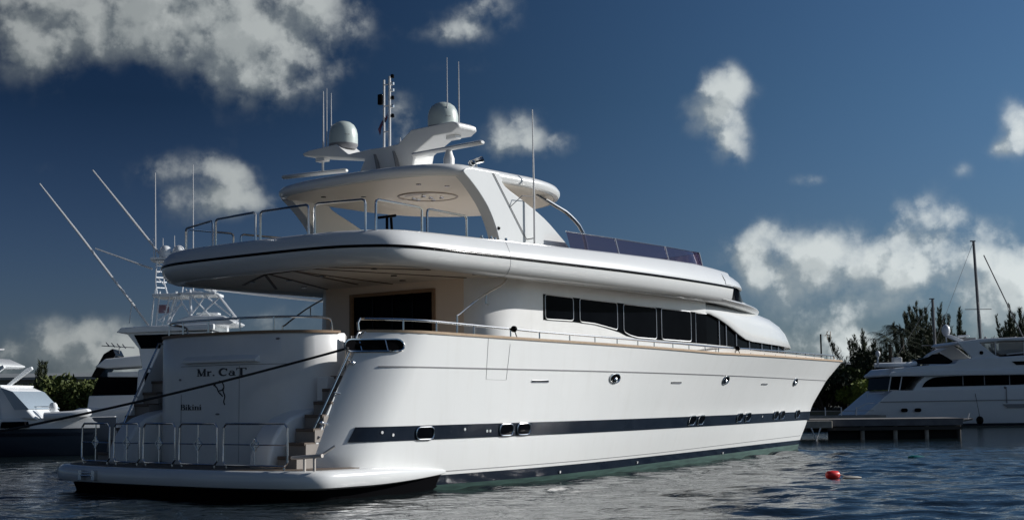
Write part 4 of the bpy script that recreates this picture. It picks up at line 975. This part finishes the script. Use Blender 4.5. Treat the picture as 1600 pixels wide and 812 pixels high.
MB().ball((7.55, -2.17, 4.08), .11, 6, (1, .3, 1)).build('leg_light', BLACKT, ry)
cl = bpy.data.materials.new('clear_vinyl'); cl.use_nodes = True; cb = cl.node_tree.nodes['Principled BSDF']; cb.inputs['Base Color'].default_value = (.5, .5, .48, 1); cb.inputs['Alpha'].default_value = .45; cb.inputs['Roughness'].default_value = .15
en = MB().prism([(7.5, 4.66), (13.3, 4.70), (13.6, 4.1), (9.1, 3.98), (8.7, 3.98)], -1.98, 1.98, 'y').build('enclosure', cl, ry)
for x in (8.4, 10.0, 11.6, 12.8): MB().tube([(x, -2.0, 3.95), (x, -2.0, 4.68)], .03, 6).build('enclosure_post', ANT, en)
lp('helm_seats', [(9.2, 3.9), (9.2, 4.25), (9.9, 4.3), (10.4, 4.2), (12.5, 4.25), (12.6, 3.9)], -1.2, 1.2, BLACKT, .05)
MB().tube([(9.0, -2.05, 3.98), (10.4, -2.15, 4.12), (14, -2.2, 4.22)], .03, 6).build('bridge_rail', ANT, ry)
dm = MB().lathe([(.03, 0), (.05, .35), (.20, .45), (.24, .6), (.22, .8), (.12, .95), (0, 1.0)], (6.15, -.6, 4.75), 18).build('satellite_dome', SH, ry, smooth=60)
lp('radar_mast', [(6.0, 5.15), (6.4, 5.15), (7.1, 4.85), (6.8, 4.75)], -.75, -.4, SH, .03)
lp('radar_box', [(6.9, 5.0), (7.5, 5.05), (7.5, 5.15), (6.9, 5.12)], -.5, .5, SH, .03)
MB().box(7.0, 8.0, -.2, .2, 4.86, 5.0).build('horn_box', GREY, ry, bevel=.03)
for x, z in ((8.5, 5.05), (9.2, 5.0), (10.2, 5.05)): MB().lathe([(.08, 0), (.1, .06), (.05, .14)], (x, -.3, z-.15), 8).build('nav_light', GREY, ry)
lp('swim_step', [(-.1, .42), (-.1, .56), (1.2, .60), (1.2, .42)], -2.3, 2.3, SH, .03)
mb = MB(); mb.tube([(.3, -2.2, .6), (.5, -2.2, 1.1), (1.0, -2.2, 1.35), (1.5, -2.2, 1.4)], .03, 6); mb.tube([(1.0, -2.2, 1.9), (2.1, -2.2, 1.95)], .02, 6); mb.tube([(1.1, -2.2, 1.7), (1.1, -2.2, 1.95)], .02, 6); mb.build('stern_rail', ANT, ry)
# tender and jet ski on the boat deck
def off(th, dx): return ry.matrix_basis @ Vector(dx)
ry_w = lambda x, y, z: Vector((18.3, 80, 0))+Matrix.Rotation(R(1.5), 3, 'Z') @ Vector((x, y, z))
tn = thing('tender', 'small inflatable tender with outboard stowed on the right-hand yacht\'s boat deck', 'dinghy', ry_w(3.0, -1.4, 3.35), R(1.5))
rs = MB(); rs.tube([(-1.1, -.4, .12), (.6, -.4, .14), (1.0, -.2, .2), (1.1, 0, .22), (1.0, .2, .2), (.6, .4, .14), (-1.1, .4, .12)], .13, 10); rs.build('inflatable_tube', SH, tn)
MB().box(-.2, .3, -.2, .2, .1, .55).build('console', ANT, tn, bevel=.05)
mb = MB(); mb.ball((-1.0, 0, .75), .14, 8, (1, .8, 1.3)); mb.tube([(-1.0, 0, .6), (-1.05, 0, .1)], .05); mb.build('outboard', ANT, tn)
js = thing('jet_ski', 'white jet ski with raised handlebars stowed beside the tender', 'jet ski', ry_w(5.0, -1.3, 3.5), R(1.5))
MB().prism([(-1.0, 0), (-1.05, .25), (-.3, .35), (0, .55), (.5, .58), (.95, .3), (1.2, .12), (.9, .0)], -.3, .3, 'y').build('hull', BLACKT, js, bevel=.06)
MB().prism([(-.4, .36), (-.1, .6), (.4, .85), (.9, .88), (.6, .72), (.2, .55), (.3, .4)], -.25, .25, 'y').build('cowl', ANT, js, bevel=.05)
MB().tube([(.1, -.3, .8), (.1, .3, .8)], .03).build('handlebar', BLACKT, js)
fd = thing('ball_fender', 'round black fender hanging against the right-hand yacht\'s hull', 'fender', at(1531, 656, 77), 0)
mb = MB(); mb.ball((0, 0, 0), .2, 10, (1, 1, 1.15)); mb.build('fender_body', BLACKT, fd, smooth=60); MB().tube([(0, 0, .2), (0, .6, 1.5)], .015, 5).build('lanyard', ROPE, fd)

# ================================================================ sailing boats behind it
def sailboat(px, top, base, Yd, lean, label, boom):
    c = at(px, base, Yd); t = at(px-lean, top, Yd); th = thing('sailing_boat', label, 'sailboat', (c.x, c.y, 0), 0, None)
    hl = []
    for x, w, zt in ((-5, .9, .9), (-3, 1.4, .9), (0, 1.6, .95), (3, 1.2, 1.1), (5.5, .05, 1.3)): hl.append([(x, -w*.3, -.4), (x, -w*.9, .3), (x, -w, zt), (x, w, zt), (x, w*.9, .3), (x, w*.3, -.4)])
    MB().rings(hl, True, True, True).build('hull', SH, th, smooth=40)
    MB().prism([(-2.5, .9), (-2.3, 1.4), (1.5, 1.45), (2.5, 1.0)], -.8, .8, 'y').build('cabin', SH, th, bevel=.08)
    H = Vector((t.x-c.x, 0, t.z)); MS = mat('mast_alloy', (.16, .16, .17), .45, metal=.3)
    ms = MB().tube([(H.x*.0, 0, .9), H*.5+Vector((0, 0, .45)), H], [.12, .11, .09], 8).build('mast', MS, th)
    MB().box(H.x-.22, H.x+.12, -.06, .06, H.z-.02, H.z+.05).build('masthead', GREY, ms)
    mb = MB(); mb.tube([H, (-5, 0, 1.0)], .012, 4); mb.tube([H*.7, (0, 1.5, 1.0)], .012, 4); mb.tube([H*.7, (.1, -1.5, 1.0)], .012, 4)
    mb.tube([(H.x*.6-.9, 0, H.z*.62), (H.x*.6+.9, 0, H.z*.62)], .025, 5); mb.build('rigging', GREY, ms)
    if boom: mb = MB(); mb.tube([H*.98+Vector((boom[0], 0, boom[2])), Vector((boom[1], 0, boom[3]))], .042, 8); mb.build('furled_jib', MS, th)
    return th
sailboat(1536, 377, 560, 95, 15, 'sailing boat with tall dark mast and furled headsail behind the right-hand yacht', (.65, 3.2, -.7, 4.6))
sailboat(1464, 467, 590, 97, 7, 'sailing boat with shorter pale mast standing before the dark trees', None)

# ================================================================ boats on the left
WS = mat('boat_white', (.82, .84, .85), .25, coat=.3, col2=(.79, .81, .82), nscale=1)
BLUEH = mat('blue_grey_hull', (.045, .06, .085), .35, col2=(.03, .045, .07), nscale=1)
# express cruiser at the left edge; its bow points right
c = at(-18, 706, 50); lb = thing('motor_cruiser', 'white cruiser with slanted windscreen and dark blue hull band at the left edge', 'cruiser', (c.x, c.y, 0), R(-4))
rs = []
for x, w, zt in ((-8, 1.8, 1.15), (-4, 1.9, 1.2), (-1, 1.8, 1.24), (1.2, 1.4, 1.28), (3.0, .95, 1.3), (4.6, .06, 1.32)):
    rs.append([(x-.6, -w*.4, -.5), (x-.2, -w*.8, .1), (x, -w, .62), (x, -w*1.03, zt), (x, w*1.03, zt), (x, w, .62), (x-.2, w*.8, .1), (x-.6, w*.4, -.5)])
lh = MB().rings(rs, True, True, True).build('hull', BLUEH, lb, smooth=30)
rs2 = [[(x, -w*1.035-.01, .95), (x, -w*1.045-.01, zt+.02), (x, w*1.045+.01, zt+.02), (x, w*1.035+.01, .95)] for x, w, zt in ((-8, 1.8, 1.15), (-4, 1.9, 1.2), (-1, 1.8, 1.24), (1.2, 1.4, 1.28), (3.0, .95, 1.3), (4.55, .06, 1.32))]
MB().rings(rs2, True, True, True).build('topsides', WS, lh, smooth=30)
rs3 = [[(x, -w*1.04, .70), (x, -w*1.045, .80), (x, w*1.045, .80), (x, w*1.04, .70)] for x, w, zt in ((-8, 1.8, 1.15), (-4, 1.9, 1.2), (-1, 1.8, 1.24), (1.2, 1.4, 1.28), (3.0, .95, 1.3), (4.55, .06, 1.32))]
MB().rings(rs3, True, True, True).build('hull_band', NAVY, lh, smooth=30)
LP = lambda name, pr, y0, y1, m_, bv=.04: MB().prism(pr, y0, y1, 'y').build(name, m_, lb, bevel=bv)
LP('cabin', [(-6, 1.2), (-6, 2.35), (.5, 2.4), (.95, 2.42), (1.35, 2.25), (2.3, 1.25)], -1.35, 1.35, WS, .1)
LP('side_window', [(-5, 1.9), (-5, 2.25), (.1, 2.3), (-.6, 1.6), (-4.6, 1.55)], -1.37, 1.37, mat('blue_glass', (.05, .08, .12), .1, spec=.5), 0)
LP('cabin_top', [(-6, 2.36), (-6, 2.43), (1.0, 2.46), (1.0, 2.40)], -1.4, 1.4, WS, .02)
LP('flybridge', [(-6, 3.05), (-6, 3.42), (.15, 3.42), (.75, 3.15), (.6, 3.05)], -1.3, 1.3, WS, .05)
for sg in (-1, 1): LP('bridge_leg', [(.0, 2.42), (.16, 2.42), (1.05, 3.05), (1.0, 3.15), (.85, 3.1)], sg*1.1, sg*1.25, WS, .02)
LP('bridge_base', [(-5.5, 2.4), (-5.5, 3.08), (-2.0, 3.06), (-1.2, 2.4)], -1.2, 1.2, WS, .03)
LP('porthole', [(1.3, 1.0), (1.3, 1.2), (1.95, 1.2), (1.95, 1.0)], -1.9, 1.9, DARK, 0) if False else None
mb = MB()
for q in ((-.2, .0), (.1, .25), (-.4, .35), (0, -.3)): mb.ball((q[0]-.1, q[1], 3.62+.08*q[0]), .12, 6)
mb.tube([(-.4, 0, 3.42), (-.4, 0, 4.0)], .03); mb.tube([(-.5, -.4, 3.7), (.3, .4, 3.75)], .03); mb.build('bridge_equipment', ANT, lb)
mb = MB(); mb.box(.55, .95, -1.7, -1.5, 1.3, 1.75); mb.build('helm_seat', SH, lb, bevel=.03)
mb = MB()
for x0 in (-.6, .2, 1.0, 1.8, 2.6): mb.tube([(x0, -1.2+(x0+.6)*.2, 1.3), (x0, -1.2+(x0+.6)*.2, 1.7)], .015, 5)
mb.tube([(-.6, -1.2, 1.7), (2.6, -.56, 1.7)], .018, 6); mb.build('bow_rail', CHROME, lb)
MB().prism([(1.1, .98), (1.15, 1.2), (1.95, 1.2), (2.0, 1.0)], -1.6, -1.0, 'y').build('side_hatch', DARK, lb)
LP('windscreen', [(.98, 2.38), (1.42, 2.22), (2.0, 1.62), (1.5, 1.6)], -1.365, 1.365, mat('pale_screen', (.35, .42, .48), .15), 0)
for sg in (-1, 1): LP('screen_pillar', [(.9, 2.40), (.98, 2.42), (.2, 1.5), (.1, 1.5)], sg*1.36, sg*1.39, SH, 0)
MB().box(-.2, .35, -1.72, -1.4, 1.25, 1.85).build('side_locker', SH, lb, bevel=.04)
mb = MB(); mb.tube([(-3.0, -1.75, 1.2), (-3.0, -1.75, 1.75), (.9, -1.5, 1.8), (.9, -1.5, 1.25)], .02, 6)
for x0 in (-2, -1, 0): mb.tube([(x0, -1.65, 1.2), (x0, -1.65, 1.78)], .014, 5)
mb.build('side_rail', CHROME, lb)
# small tender on its foredeck
tp = at(107, 652, 49); td = thing('dinghy', 'pale rounded dinghy stowed on the left cruiser\'s foredeck', 'dinghy', (tp.x, tp.y, 1.32), R(-4))
MB().tube([(-.7, -.35, .05), (.3, -.35, .1), (.65, -.1, .16), (.65, .1, .16), (.3, .35, .1), (-.7, .35, .05)], .14, 10).build('inflatable_tube', WS, td)
mb = MB(); mb.ball((-.55, 0, .35), .16, 6, (1, .8, 1.2)); mb.build('outboard', WS, td)
# hardtop boat with dark windscreen
c = at(190, 640, 66); hb = thing('hardtop_boat', 'white hardtop cruiser with dark raked windscreen behind the transom\'s port quarter', 'boat', (c.x+.35, c.y, .42), R(6))
HP = lambda name, pr, y0, y1, m_, bv=.04: MB().prism(pr, y0, y1, 'y').build(name, m_, hb, bevel=bv)
HP('hull', [(-2.4, -.4), (-2.6, .9), (-2.0, 1.2), (5, 1.1), (5, -.4)], -1.6, 1.6, WS, .1)
HP('cabin', [(-1.7, 1.0), (-1.6, 1.75), (3, 1.8), (3, 1.0)], -1.25, 1.25, WS, .05)
HP('cabin_glass', [(-1.5, 1.75), (-1.2, 2.6), (3, 2.6), (3, 1.75)], -1.15, 1.15, GLASSD, 0)
HP('windscreen', [(-1.55, 2.6), (-1.0, 3.65), (-.6, 3.9), (-.45, 3.6), (-1.25, 2.55)], -1.15, 1.15, BLACKT, .03)
HP('hardtop', [(-1.35, 3.05), (-.9, 3.42), (1.0, 3.6), (2.4, 3.62), (2.5, 3.3), (1.5, 3.12), (-.8, 2.98)], -1.4, 1.4, WS, .06)
HP('lower_roof', [(-.8, 2.6), (-.8, 2.82), (3, 2.86), (3, 2.55)], -1.25, 1.25, WS, .04)
MB().lathe([(.1, 0), (.2, .1), (.22, .5), (.18, .56)], (1.1, 0, 3.9), 14).build('radome', WS, hb, smooth=50)
MB().prism([(.6, 3.6), (.7, 4.25), (1.3, 4.3), (1.8, 3.6)], -.4, .4, 'y').build('radar_arch', SH, hb, bevel=.04)
mb = MB()
for k in range(4): mb.tube([(-.2-.25*k, 0, 3.95+.03*k), (-.35-.25*k, 0, 4.15+.03*k)], .03, 5)
mb.tube([(.2, 0, 3.98), (-1.3, 0, 4.08)], .02, 5); mb.tube([(-.5, 0, 3.5), (-.5, 0, 3.98)], .02, 5); mb.build('rod_rack', GREY, hb)
MB().tube([(.9, 0, 4.2), (1.1, 0, 6.6)], .012, 5).build('antenna', ANT, hb)

# sportfishing boat with tuna tower
SFY = 60; sp0 = at(260, 665, SFY)
sf = thing('sportfishing_boat', 'white sportfishing boat with tuna tower and outriggers behind the large yacht\'s port side', 'sportfisher', (sp0.x, sp0.y, 0), 0)
def L_(px, py, dy=0): q = at(px, py, SFY+dy); return (q.x-sp0.x, q.y-sp0.y, q.z)
rs = []
for x, w, zt in ((-3.5, 1.9, 1.3), (0, 2.1, 1.5), (4, 2.0, 1.9), (8, 1.3, 2.4), (10.5, .05, 2.8)): rs.append([(x, -w*.6, -.5), (x, -w, .6), (x, -w, zt), (x, w, zt), (x, w, .6), (x, w*.6, -.5)])
MB().rings(rs, True, True, True).build('hull', WS, sf, smooth=40)
SP = lambda name, pr, y0, y1, m_, bv=.04: MB().prism(pr, y0, y1, 'y').build(name, m_, sf, bevel=bv)
SP('cabin', [(-.9, 1.4), (-.8, 3.2), (4.2, 3.3), (6.5, 2.2), (6.5, 1.6)], -1.7, 1.7, WS, .1)
SP('cabin_glass', [(-.5, 2.3), (-.5, 3.05), (4.0, 3.1), (5.2, 2.5)], -1.72, 1.72, GLASSD, 0)
SP('bridge_overhang', [(-1.75, 4.72), (-1.55, 4.92), (-.4, 4.98), (2.3, 5.05), (2.3, 4.80), (-1.2, 4.70)], -1.6, 1.6, WS, .04)
SP('bridge', [(-.7, 3.2), (-.85, 4.05), (-1.4, 4.74), (2.2, 4.75), (2.6, 3.2)], -1.4, 1.4, WS, .04)
SP('bridge_window', [(-.75, 4.05), (-1.05, 4.62), (2.0, 4.66), (2.2, 4.05)], -1.42, 1.42, GLASSD, 0)
SP('hardtop', [(.6, 5.0), (.7, 5.25), (1.2, 5.42), (2.6, 5.40), (3.1, 5.12), (2.9, 5.0)], -1.2, 1.2, WS, .06)
tw = MB()
def T_(*pp, r=.035): tw.tube([L_(*p) for p in pp], r, 6)
for dy in (-.8, .8):
    T_((250, 455, dy), (237, 560, dy)); T_((297, 452, dy), (299, 505, dy), r=.05); T_((276, 455, dy*.7), (262, 506, dy*.7), r=.05)
    T_((330, 452, dy), (342, 462, dy), (372, 500, dy), r=.05)
    T_((343, 464, dy), (304, 500, dy)); T_((290, 452, dy), (330, 495, dy)); T_((318, 460, dy), (360, 492, dy)); T_((283, 470, dy), (297, 492, dy))
    T_((318, 466, dy), (300, 490, dy)); T_((247, 500, dy), (285, 475, dy)); T_((262, 505, dy), (285, 470, dy)); T_((365, 492, dy), (361, 500, dy))
    T_((245, 408, dy*.5), (243, 440, dy*.5), (246, 460, dy*.5), r=.03); T_((258, 410, dy*.5), (256, 440, dy*.5), (262, 460, dy*.5), r=.03)
    T_((243, 450, dy*.6), (236, 498, dy*.6), r=.025)
for yy in (415, 424, 433, 440, 449): T_((243, yy, -.4), (260, yy+1, .4), r=.022)
for (a, b_) in (((286, 448, 0), (283, 470, 0)), ((243, 408, 0), (262, 424, 0)), ((262, 410, 0), (244, 428, 0)), ((244, 432, 0), (258, 446, 0))): T_(a, b_, r=.025)
for dx in (0, 12):
    for k in range(6): tw.tube([L_(262+dx-2*k*1.5, 470+8*k, -.8), L_(268+dx-2*k*1.5, 470+8*k, -.8)], .018, 5)
    T_((266+dx, 462, -.8), (250+dx, 520, -.8), r=.028)
tower = tw.build('tuna_tower', mat('tower_pipe', (.82, .84, .86), .3, metal=0), sf)
def pl_(x0, x1, y, th, w, name, dy=0):
    a = Vector(L_(x0, y, dy)); b_ = Vector(L_(x1, y, dy)); MB().box(a.x, b_.x, -w, w, a.z-th, a.z).build(name, WS, tower, bevel=.02)
pl_(239, 280, 404, .10, .5, 'tower_platform'); pl_(240, 268, 408.5, .04, .5, 'control_shelf'); pl_(246, 290, 461, .14, .9, 'lower_platform'); pl_(285, 343, 459, .12, .9, 'sun_top'); pl_(300, 315, 455, .16, .3, 'radar_base'); pl_(322, 336, 449, .14, .5, 'rolled_curtain')
pl_(309, 343, 489, .08, .3, 'open_array'); 
for (px, w_) in ((258.5, 9), (279, 8)):
    q = Vector(L_(px, 402, 0)); MB().lathe([(.26, 0), (.27, .1), (.27, .28), (.2, .43), (.1, .5), (0, .52)], tuple(q), 16).build('satellite_dome', WS, tower, smooth=60)
for px, y0, y1, r in ((243, 402, 270, .03), (302, 455, 257, .028), (255, 402, 372, .02), (273, 402, 368, .02), (240, 410, 372, .016)):
    MB().tube([L_(px, y0), L_(px-.3, y1)], [r, r*.6], 6).build('antenna', ANT, sf)
for pp in (((62, 287), (120, 361), (172, 429), (207, 474), (232, 508)), ((145, 266), (190, 322), (262, 412)), ((149, 388), (238, 420))):
    MB().tube([L_(*p) for p in pp], [.03]+[.05]*(len(pp)-1), 6).build('outrigger', ANT, sf)
MB().tube([L_(338, 452), L_(400, 459), L_(520, 472)], .07, 6).build('outrigger', ANT, sf)
MB().tube([L_(206, 475), L_(202, 505)], .02, 5).build('outrigger_stay', ANT, sf)
q = L_(257, 476); MB().box(q[0]-.25, q[0]+.2, -.02, .02, q[2]-.35, q[2]).build('ensign', mat('ensign_cloth', (.22, .10, .12), .8, col2=(.2, .18, .25), nscale=5), sf)

# ================================================================ sheds on the shore
SHED = mat('shed_wall', (.20, .21, .21), .8, col2=(.15, .16, .16), nscale=.3); ROOF = mat('shed_roof', (.24, .26, .27), .7, col2=(.20, .22, .23), nscale=.2)
def shed(name, label, x0, x1, yb, h, hl):
    th = thing(name, label, 'building', ((x0+x1)/2, yb, .8), 0); L2 = (x1-x0)/2
    MB().box(-L2, L2, 0, 18, 0, h).build('wall', SHED, th); mb = MB().prism([(-1.0, h), (18.8, h), (18.8, h+.3), (9, h+1.1), (-1.0, h+.35)], -L2-.6, L2+.6, 'x'); mb.build('roof', ROOF, th)
    n = int(L2*2/7)
    for i in range(n):
        x = -L2+3+i*7; MB().box(x, x+4.2, -.08, -.01, h*.45, h*.72).build('window', BLACKT, th)
shed('warehouse', 'long low grey warehouse behind the bushes on the left shore', -92, -34, 195, 4.6, 0)
shed('warehouse', 'long low grey shed behind the trees on the right shore', 36, 92, 195, 4.9, 0)

# unseen pale slab added behind the camera to bounce light onto the bulkhead
mb = MB(); mb.box(-90, 70, -70, -1.2, -1.5, .35); q_ = mb.build('bounce_slab', mat('pale_bounce', (.46, .42, .36), .85, col2=(.38, .35, .31), nscale=.5)); q_['kind'] = 'structure'

# ================================================================ trees and bushes
def leafmat(name, c1, c2):
    return mat(name, c1, .7, col2=c2, nscale=.9, spec=.25)
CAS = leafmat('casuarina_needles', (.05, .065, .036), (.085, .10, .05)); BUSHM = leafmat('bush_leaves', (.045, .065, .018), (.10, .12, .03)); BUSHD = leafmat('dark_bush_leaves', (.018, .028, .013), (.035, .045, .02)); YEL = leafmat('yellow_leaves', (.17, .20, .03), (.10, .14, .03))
BARK = mat('bark', (.09, .07, .055), .9, col2=(.06, .05, .04), nscale=3)
def blades(rng, cs, dirs, ln, w):
    """one triangle-pair blade per centre"""
    n = len(cs); d = dirs/np.linalg.norm(dirs, axis=1)[:, None]; r = rng.normal(size=(n, 3)); sd_ = np.cross(d, r); sd_ /= np.linalg.norm(sd_, axis=1)[:, None]
    a = cs-d*ln[:, None]/2; b_ = cs+d*ln[:, None]/2; s_ = sd_*w[:, None]
    v = np.stack([a, cs+s_, b_, cs-s_], 1).reshape(-1, 3); f = np.arange(n*4).reshape(n, 4); return v, f
def rawmesh(name, v, f, m_, parent):
    me = bpy.data.meshes.new(name); me.vertices.add(len(v)); me.vertices.foreach_set('co', v.ravel().astype(np.float32)); me.loops.add(f.size); me.loops.foreach_set('vertex_index', f.ravel().astype(np.int32))
    me.polygons.add(len(f)); me.polygons.foreach_set('loop_start', np.arange(0, f.size, 4, dtype=np.int32)); me.update(calc_edges=True); me.materials.append(m_)
    o = bpy.data.objects.new(name, me); COL.objects.link(o); o.parent = parent; return o
def casuarina(x, y, h, seed, label, spread=1.0, nl=6):
    rng = np.random.RandomState(seed); th = thing('casuarina_tree', label, 'tree', (x, y, .8), 0, None)
    n_l = nl*2+3 if nl > 1 else 2
    lead = [(0, 0, h)]+[(rng.normal()*.75*spread, rng.normal()*.7*spread, h*rng.uniform(.45, .98)) for _ in range(n_l)]
    tr = MB(); tr.tube([(0, 0, 0), (.1, 0, h*.4), (0, 0, h*.95)], [h*.02, h*.013, .025], 7)
    cs = []; ds = []
    for (lx, ly, lz) in lead:
        b0 = np.array([lx*.1, ly*.1, lz*rng.uniform(.15, .45)]); b1 = np.array([lx, ly, lz]); ax = (b1-b0)/np.linalg.norm(b1-b0)
        if (lx, ly) != (0, 0): tr.tube([tuple(b0), tuple(b0*.4+b1*.6+np.array([lx*.2, ly*.2, 0])), tuple(b1)], [.06, .035, .012], 5)
        ln_ = np.linalg.norm(b1-b0)
        for k in range(int(16+ln_*7)):
            t = rng.uniform(.05, .97); bend = 4*t*(1-t)*.06*ln_; p = b0+(b1-b0)*t+np.array([lx, ly, 0])*bend*.3
            a = rng.uniform(0, 6.28); r_ = (1.05-t)**.6*.36*rng.uniform(.4, 1.2)+.05; up = r_*rng.uniform(1.8, 3.6)
            tip = p+np.array([math.cos(a)*r_, math.sin(a)*r_, up])
            for j_ in range(13):
                q = p+(tip-p)*rng.uniform(.1, 1.05)+rng.normal(size=3)*.05; cs.append(q); ds.append((tip-p)/np.linalg.norm(tip-p)+rng.normal(size=3)*.22)
    tr.build('trunk', BARK, th); cs = np.array(cs); ds = np.array(ds); n = len(cs)
    v, f = blades(rng, cs, ds, rng.uniform(.22, .5, n), rng.uniform(.014, .032, n)); rawmesh('crown', v, f, CAS, th)
def bush(x, y, w, d_, h, seed, label, m_=None, n=2600):
    rng = np.random.RandomState(seed); th = thing('bush', label, 'bush', (x, y, .8), 0)
    cs = []; k = 14; lobes = [(rng.uniform(-.42, .42)*w, rng.uniform(-.4, .4)*d_, h*rng.uniform(.35, .78), rng.uniform(.16, .3)*w) for _ in range(k)]
    tr = MB()
    for (lx, ly, lz, lr) in lobes:
        tr.tube([(lx*.2, ly*.2, 0), (lx*.7, ly*.7, lz*.6), (lx, ly, lz)], [.09, .06, .03], 5)
        u_ = rng.normal(size=(n//k, 3)); u_ /= np.linalg.norm(u_, axis=1)[:, None]; r_ = rng.uniform(.35, 1.08, n//k)**.5
        P = np.array([lx, ly, lz])+u_*r_[:, None]*np.array([lr, lr, min(lr, h*.3)]); cs.append(P)
    cs = np.concatenate(cs); cs = cs[cs[:, 2] > .05]; ds = rng.normal(size=cs.shape)+np.array([0, 0, .3]); nn = len(cs)
    v, f = blades(rng, cs, ds, rng.uniform(.25, .55, nn), rng.uniform(.07, .16, nn)); tr.build('stems', BARK, th); rawmesh('leaves', v, f, m_ or BUSHM, th)
def palm(x, y, h, seed, label, fl_=2.2):
    rng = np.random.RandomState(seed); th = thing('palm_tree', label, 'palm tree', (x, y, .8), 0)
    MB().tube([(0, 0, 0), (.15, 0, h*.5), (0, 0, h)], [.22, .16, .13], 9).build('trunk', BARK, th)
    vs = []; fs = []
    for k in range(26):
        a = rng.uniform(0, 6.28); e = rng.uniform(-.5, 1.15); L_n = fl_*rng.uniform(.8, 1.1); prev = None
        for j in range(16):
            t = (j+1)/16; r_ = L_n*t*math.cos(e*.8); z = h+L_n*(math.sin(e)*t-.55*t*t); c = np.array([r_*math.cos(a), r_*math.sin(a), z]); tang = np.array([math.cos(a), math.sin(a), -.6*t]); sdv = np.array([-math.sin(a), math.cos(a), 0])
            ll = .55*math.sin(math.pi*min(.97, t*.85+.12))
            for sg in (-1, 1):
                tip = c+sdv*sg*ll+tang*.25+np.array([0, 0, -.3*ll+rng.uniform(-.08, .05)]); b0 = len(vs); w_ = tang*.035
                vs += [c-w_, c+w_, tip+w_*.3, tip-w_*.3]; fs.append((b0, b0+1, b0+2, b0+3))
    rawmesh('fronds', np.array(vs), np.array(fs), BUSHD, th)
def tx(px, Yd): return at(px, 620, Yd).x
TR = [(1352, 122, 6.6, 'leftmost casuarina with upswept feathery branches beside the big palm', 1.7, 5), (1371, 124, 5.9, 'slender casuarina just left of the palm crown', 1.2, 4),
      (1437, 126, 9.4, 'tallest dark casuarina beside the pale mast', 1.6, 8), (1452, 130, 9.0, 'dense casuarina right behind the pale mast', 1.5, 8), (1423, 128, 7.8, 'leaning casuarina left of the tallest tree', 1.4, 6),
      (1489, 128, 6.9, 'thin casuarina spire left of the tall dark mast', .9, 4), (1504, 130, 8.9, 'narrow casuarina spire nearest the tall dark mast', .8, 4), (1478, 132, 7.4, 'bushy casuarina above the satellite dome', 1.0, 4), (1530, 134, 6.2, 'small casuarina behind the foot of the tall mast', 1.0, 4),
      (1568, 128, 7.0, 'sparse casuarina right of the furled headsail', .9, 4), (1584, 130, 9.2, 'tall casuarina near the right edge of the picture', 1.3, 6), (1600, 128, 8.8, 'casuarina cut by the right edge of the picture', 1.3, 6),
      (1316, 118, 3.5, 'small lone casuarina sapling near the bow of the large yacht', .5, 3), (1465, 120, 5.2, 'low casuarina behind the shorter mast', 1.4, 6)]
for i, (px, Yd, h_, lab, sprd, nl) in enumerate(TR): casuarina(tx(px, Yd), Yd, h_, 11+i, lab, sprd, nl)
palm(tx(1393, 110), 110, 5.0, 3, 'large dark palm with dense drooping crown among the casuarinas', 3.0)
palm(tx(1412, 114), 114, 6.0, 8, 'second palm crown rising just right of the largest palm', 2.3)
palm(tx(1245, 116), 116, 3.6, 9, 'small palm showing above the rail near the bow', 1.3)
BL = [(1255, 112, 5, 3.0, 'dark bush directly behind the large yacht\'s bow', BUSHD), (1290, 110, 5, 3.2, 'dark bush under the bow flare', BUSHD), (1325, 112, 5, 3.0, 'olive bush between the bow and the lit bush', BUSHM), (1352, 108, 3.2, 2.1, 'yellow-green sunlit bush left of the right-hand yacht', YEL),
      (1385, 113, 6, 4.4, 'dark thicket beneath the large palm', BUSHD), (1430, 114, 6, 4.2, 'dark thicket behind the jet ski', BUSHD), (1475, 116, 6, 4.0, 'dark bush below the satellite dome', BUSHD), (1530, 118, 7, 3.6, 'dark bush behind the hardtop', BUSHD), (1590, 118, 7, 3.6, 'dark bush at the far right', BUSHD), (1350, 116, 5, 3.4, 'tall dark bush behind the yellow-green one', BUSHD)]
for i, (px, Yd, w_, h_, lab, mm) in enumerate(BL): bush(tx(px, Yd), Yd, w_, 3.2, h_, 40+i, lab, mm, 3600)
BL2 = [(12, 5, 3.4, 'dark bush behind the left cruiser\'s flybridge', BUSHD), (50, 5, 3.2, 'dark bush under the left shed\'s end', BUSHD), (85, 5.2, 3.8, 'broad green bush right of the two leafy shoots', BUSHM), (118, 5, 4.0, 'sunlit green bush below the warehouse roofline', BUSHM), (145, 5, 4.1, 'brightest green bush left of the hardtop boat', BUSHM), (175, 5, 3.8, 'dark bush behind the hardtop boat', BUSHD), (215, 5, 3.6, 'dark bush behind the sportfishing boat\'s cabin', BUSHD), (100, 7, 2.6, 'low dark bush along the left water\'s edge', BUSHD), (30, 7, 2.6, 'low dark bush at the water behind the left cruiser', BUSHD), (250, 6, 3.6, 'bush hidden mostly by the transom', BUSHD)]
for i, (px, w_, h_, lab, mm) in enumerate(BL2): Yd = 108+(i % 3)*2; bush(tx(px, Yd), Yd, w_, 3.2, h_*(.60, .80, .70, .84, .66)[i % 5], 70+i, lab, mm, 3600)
casuarina(tx(62, 109), 109, 4.3, 91, 'young feathery shoot standing left above the shore bushes', .3, 1); casuarina(tx(69, 109.5), 109.5, 4.2, 92, 'young feathery shoot just right of its twin above the shore bushes', .3, 1)
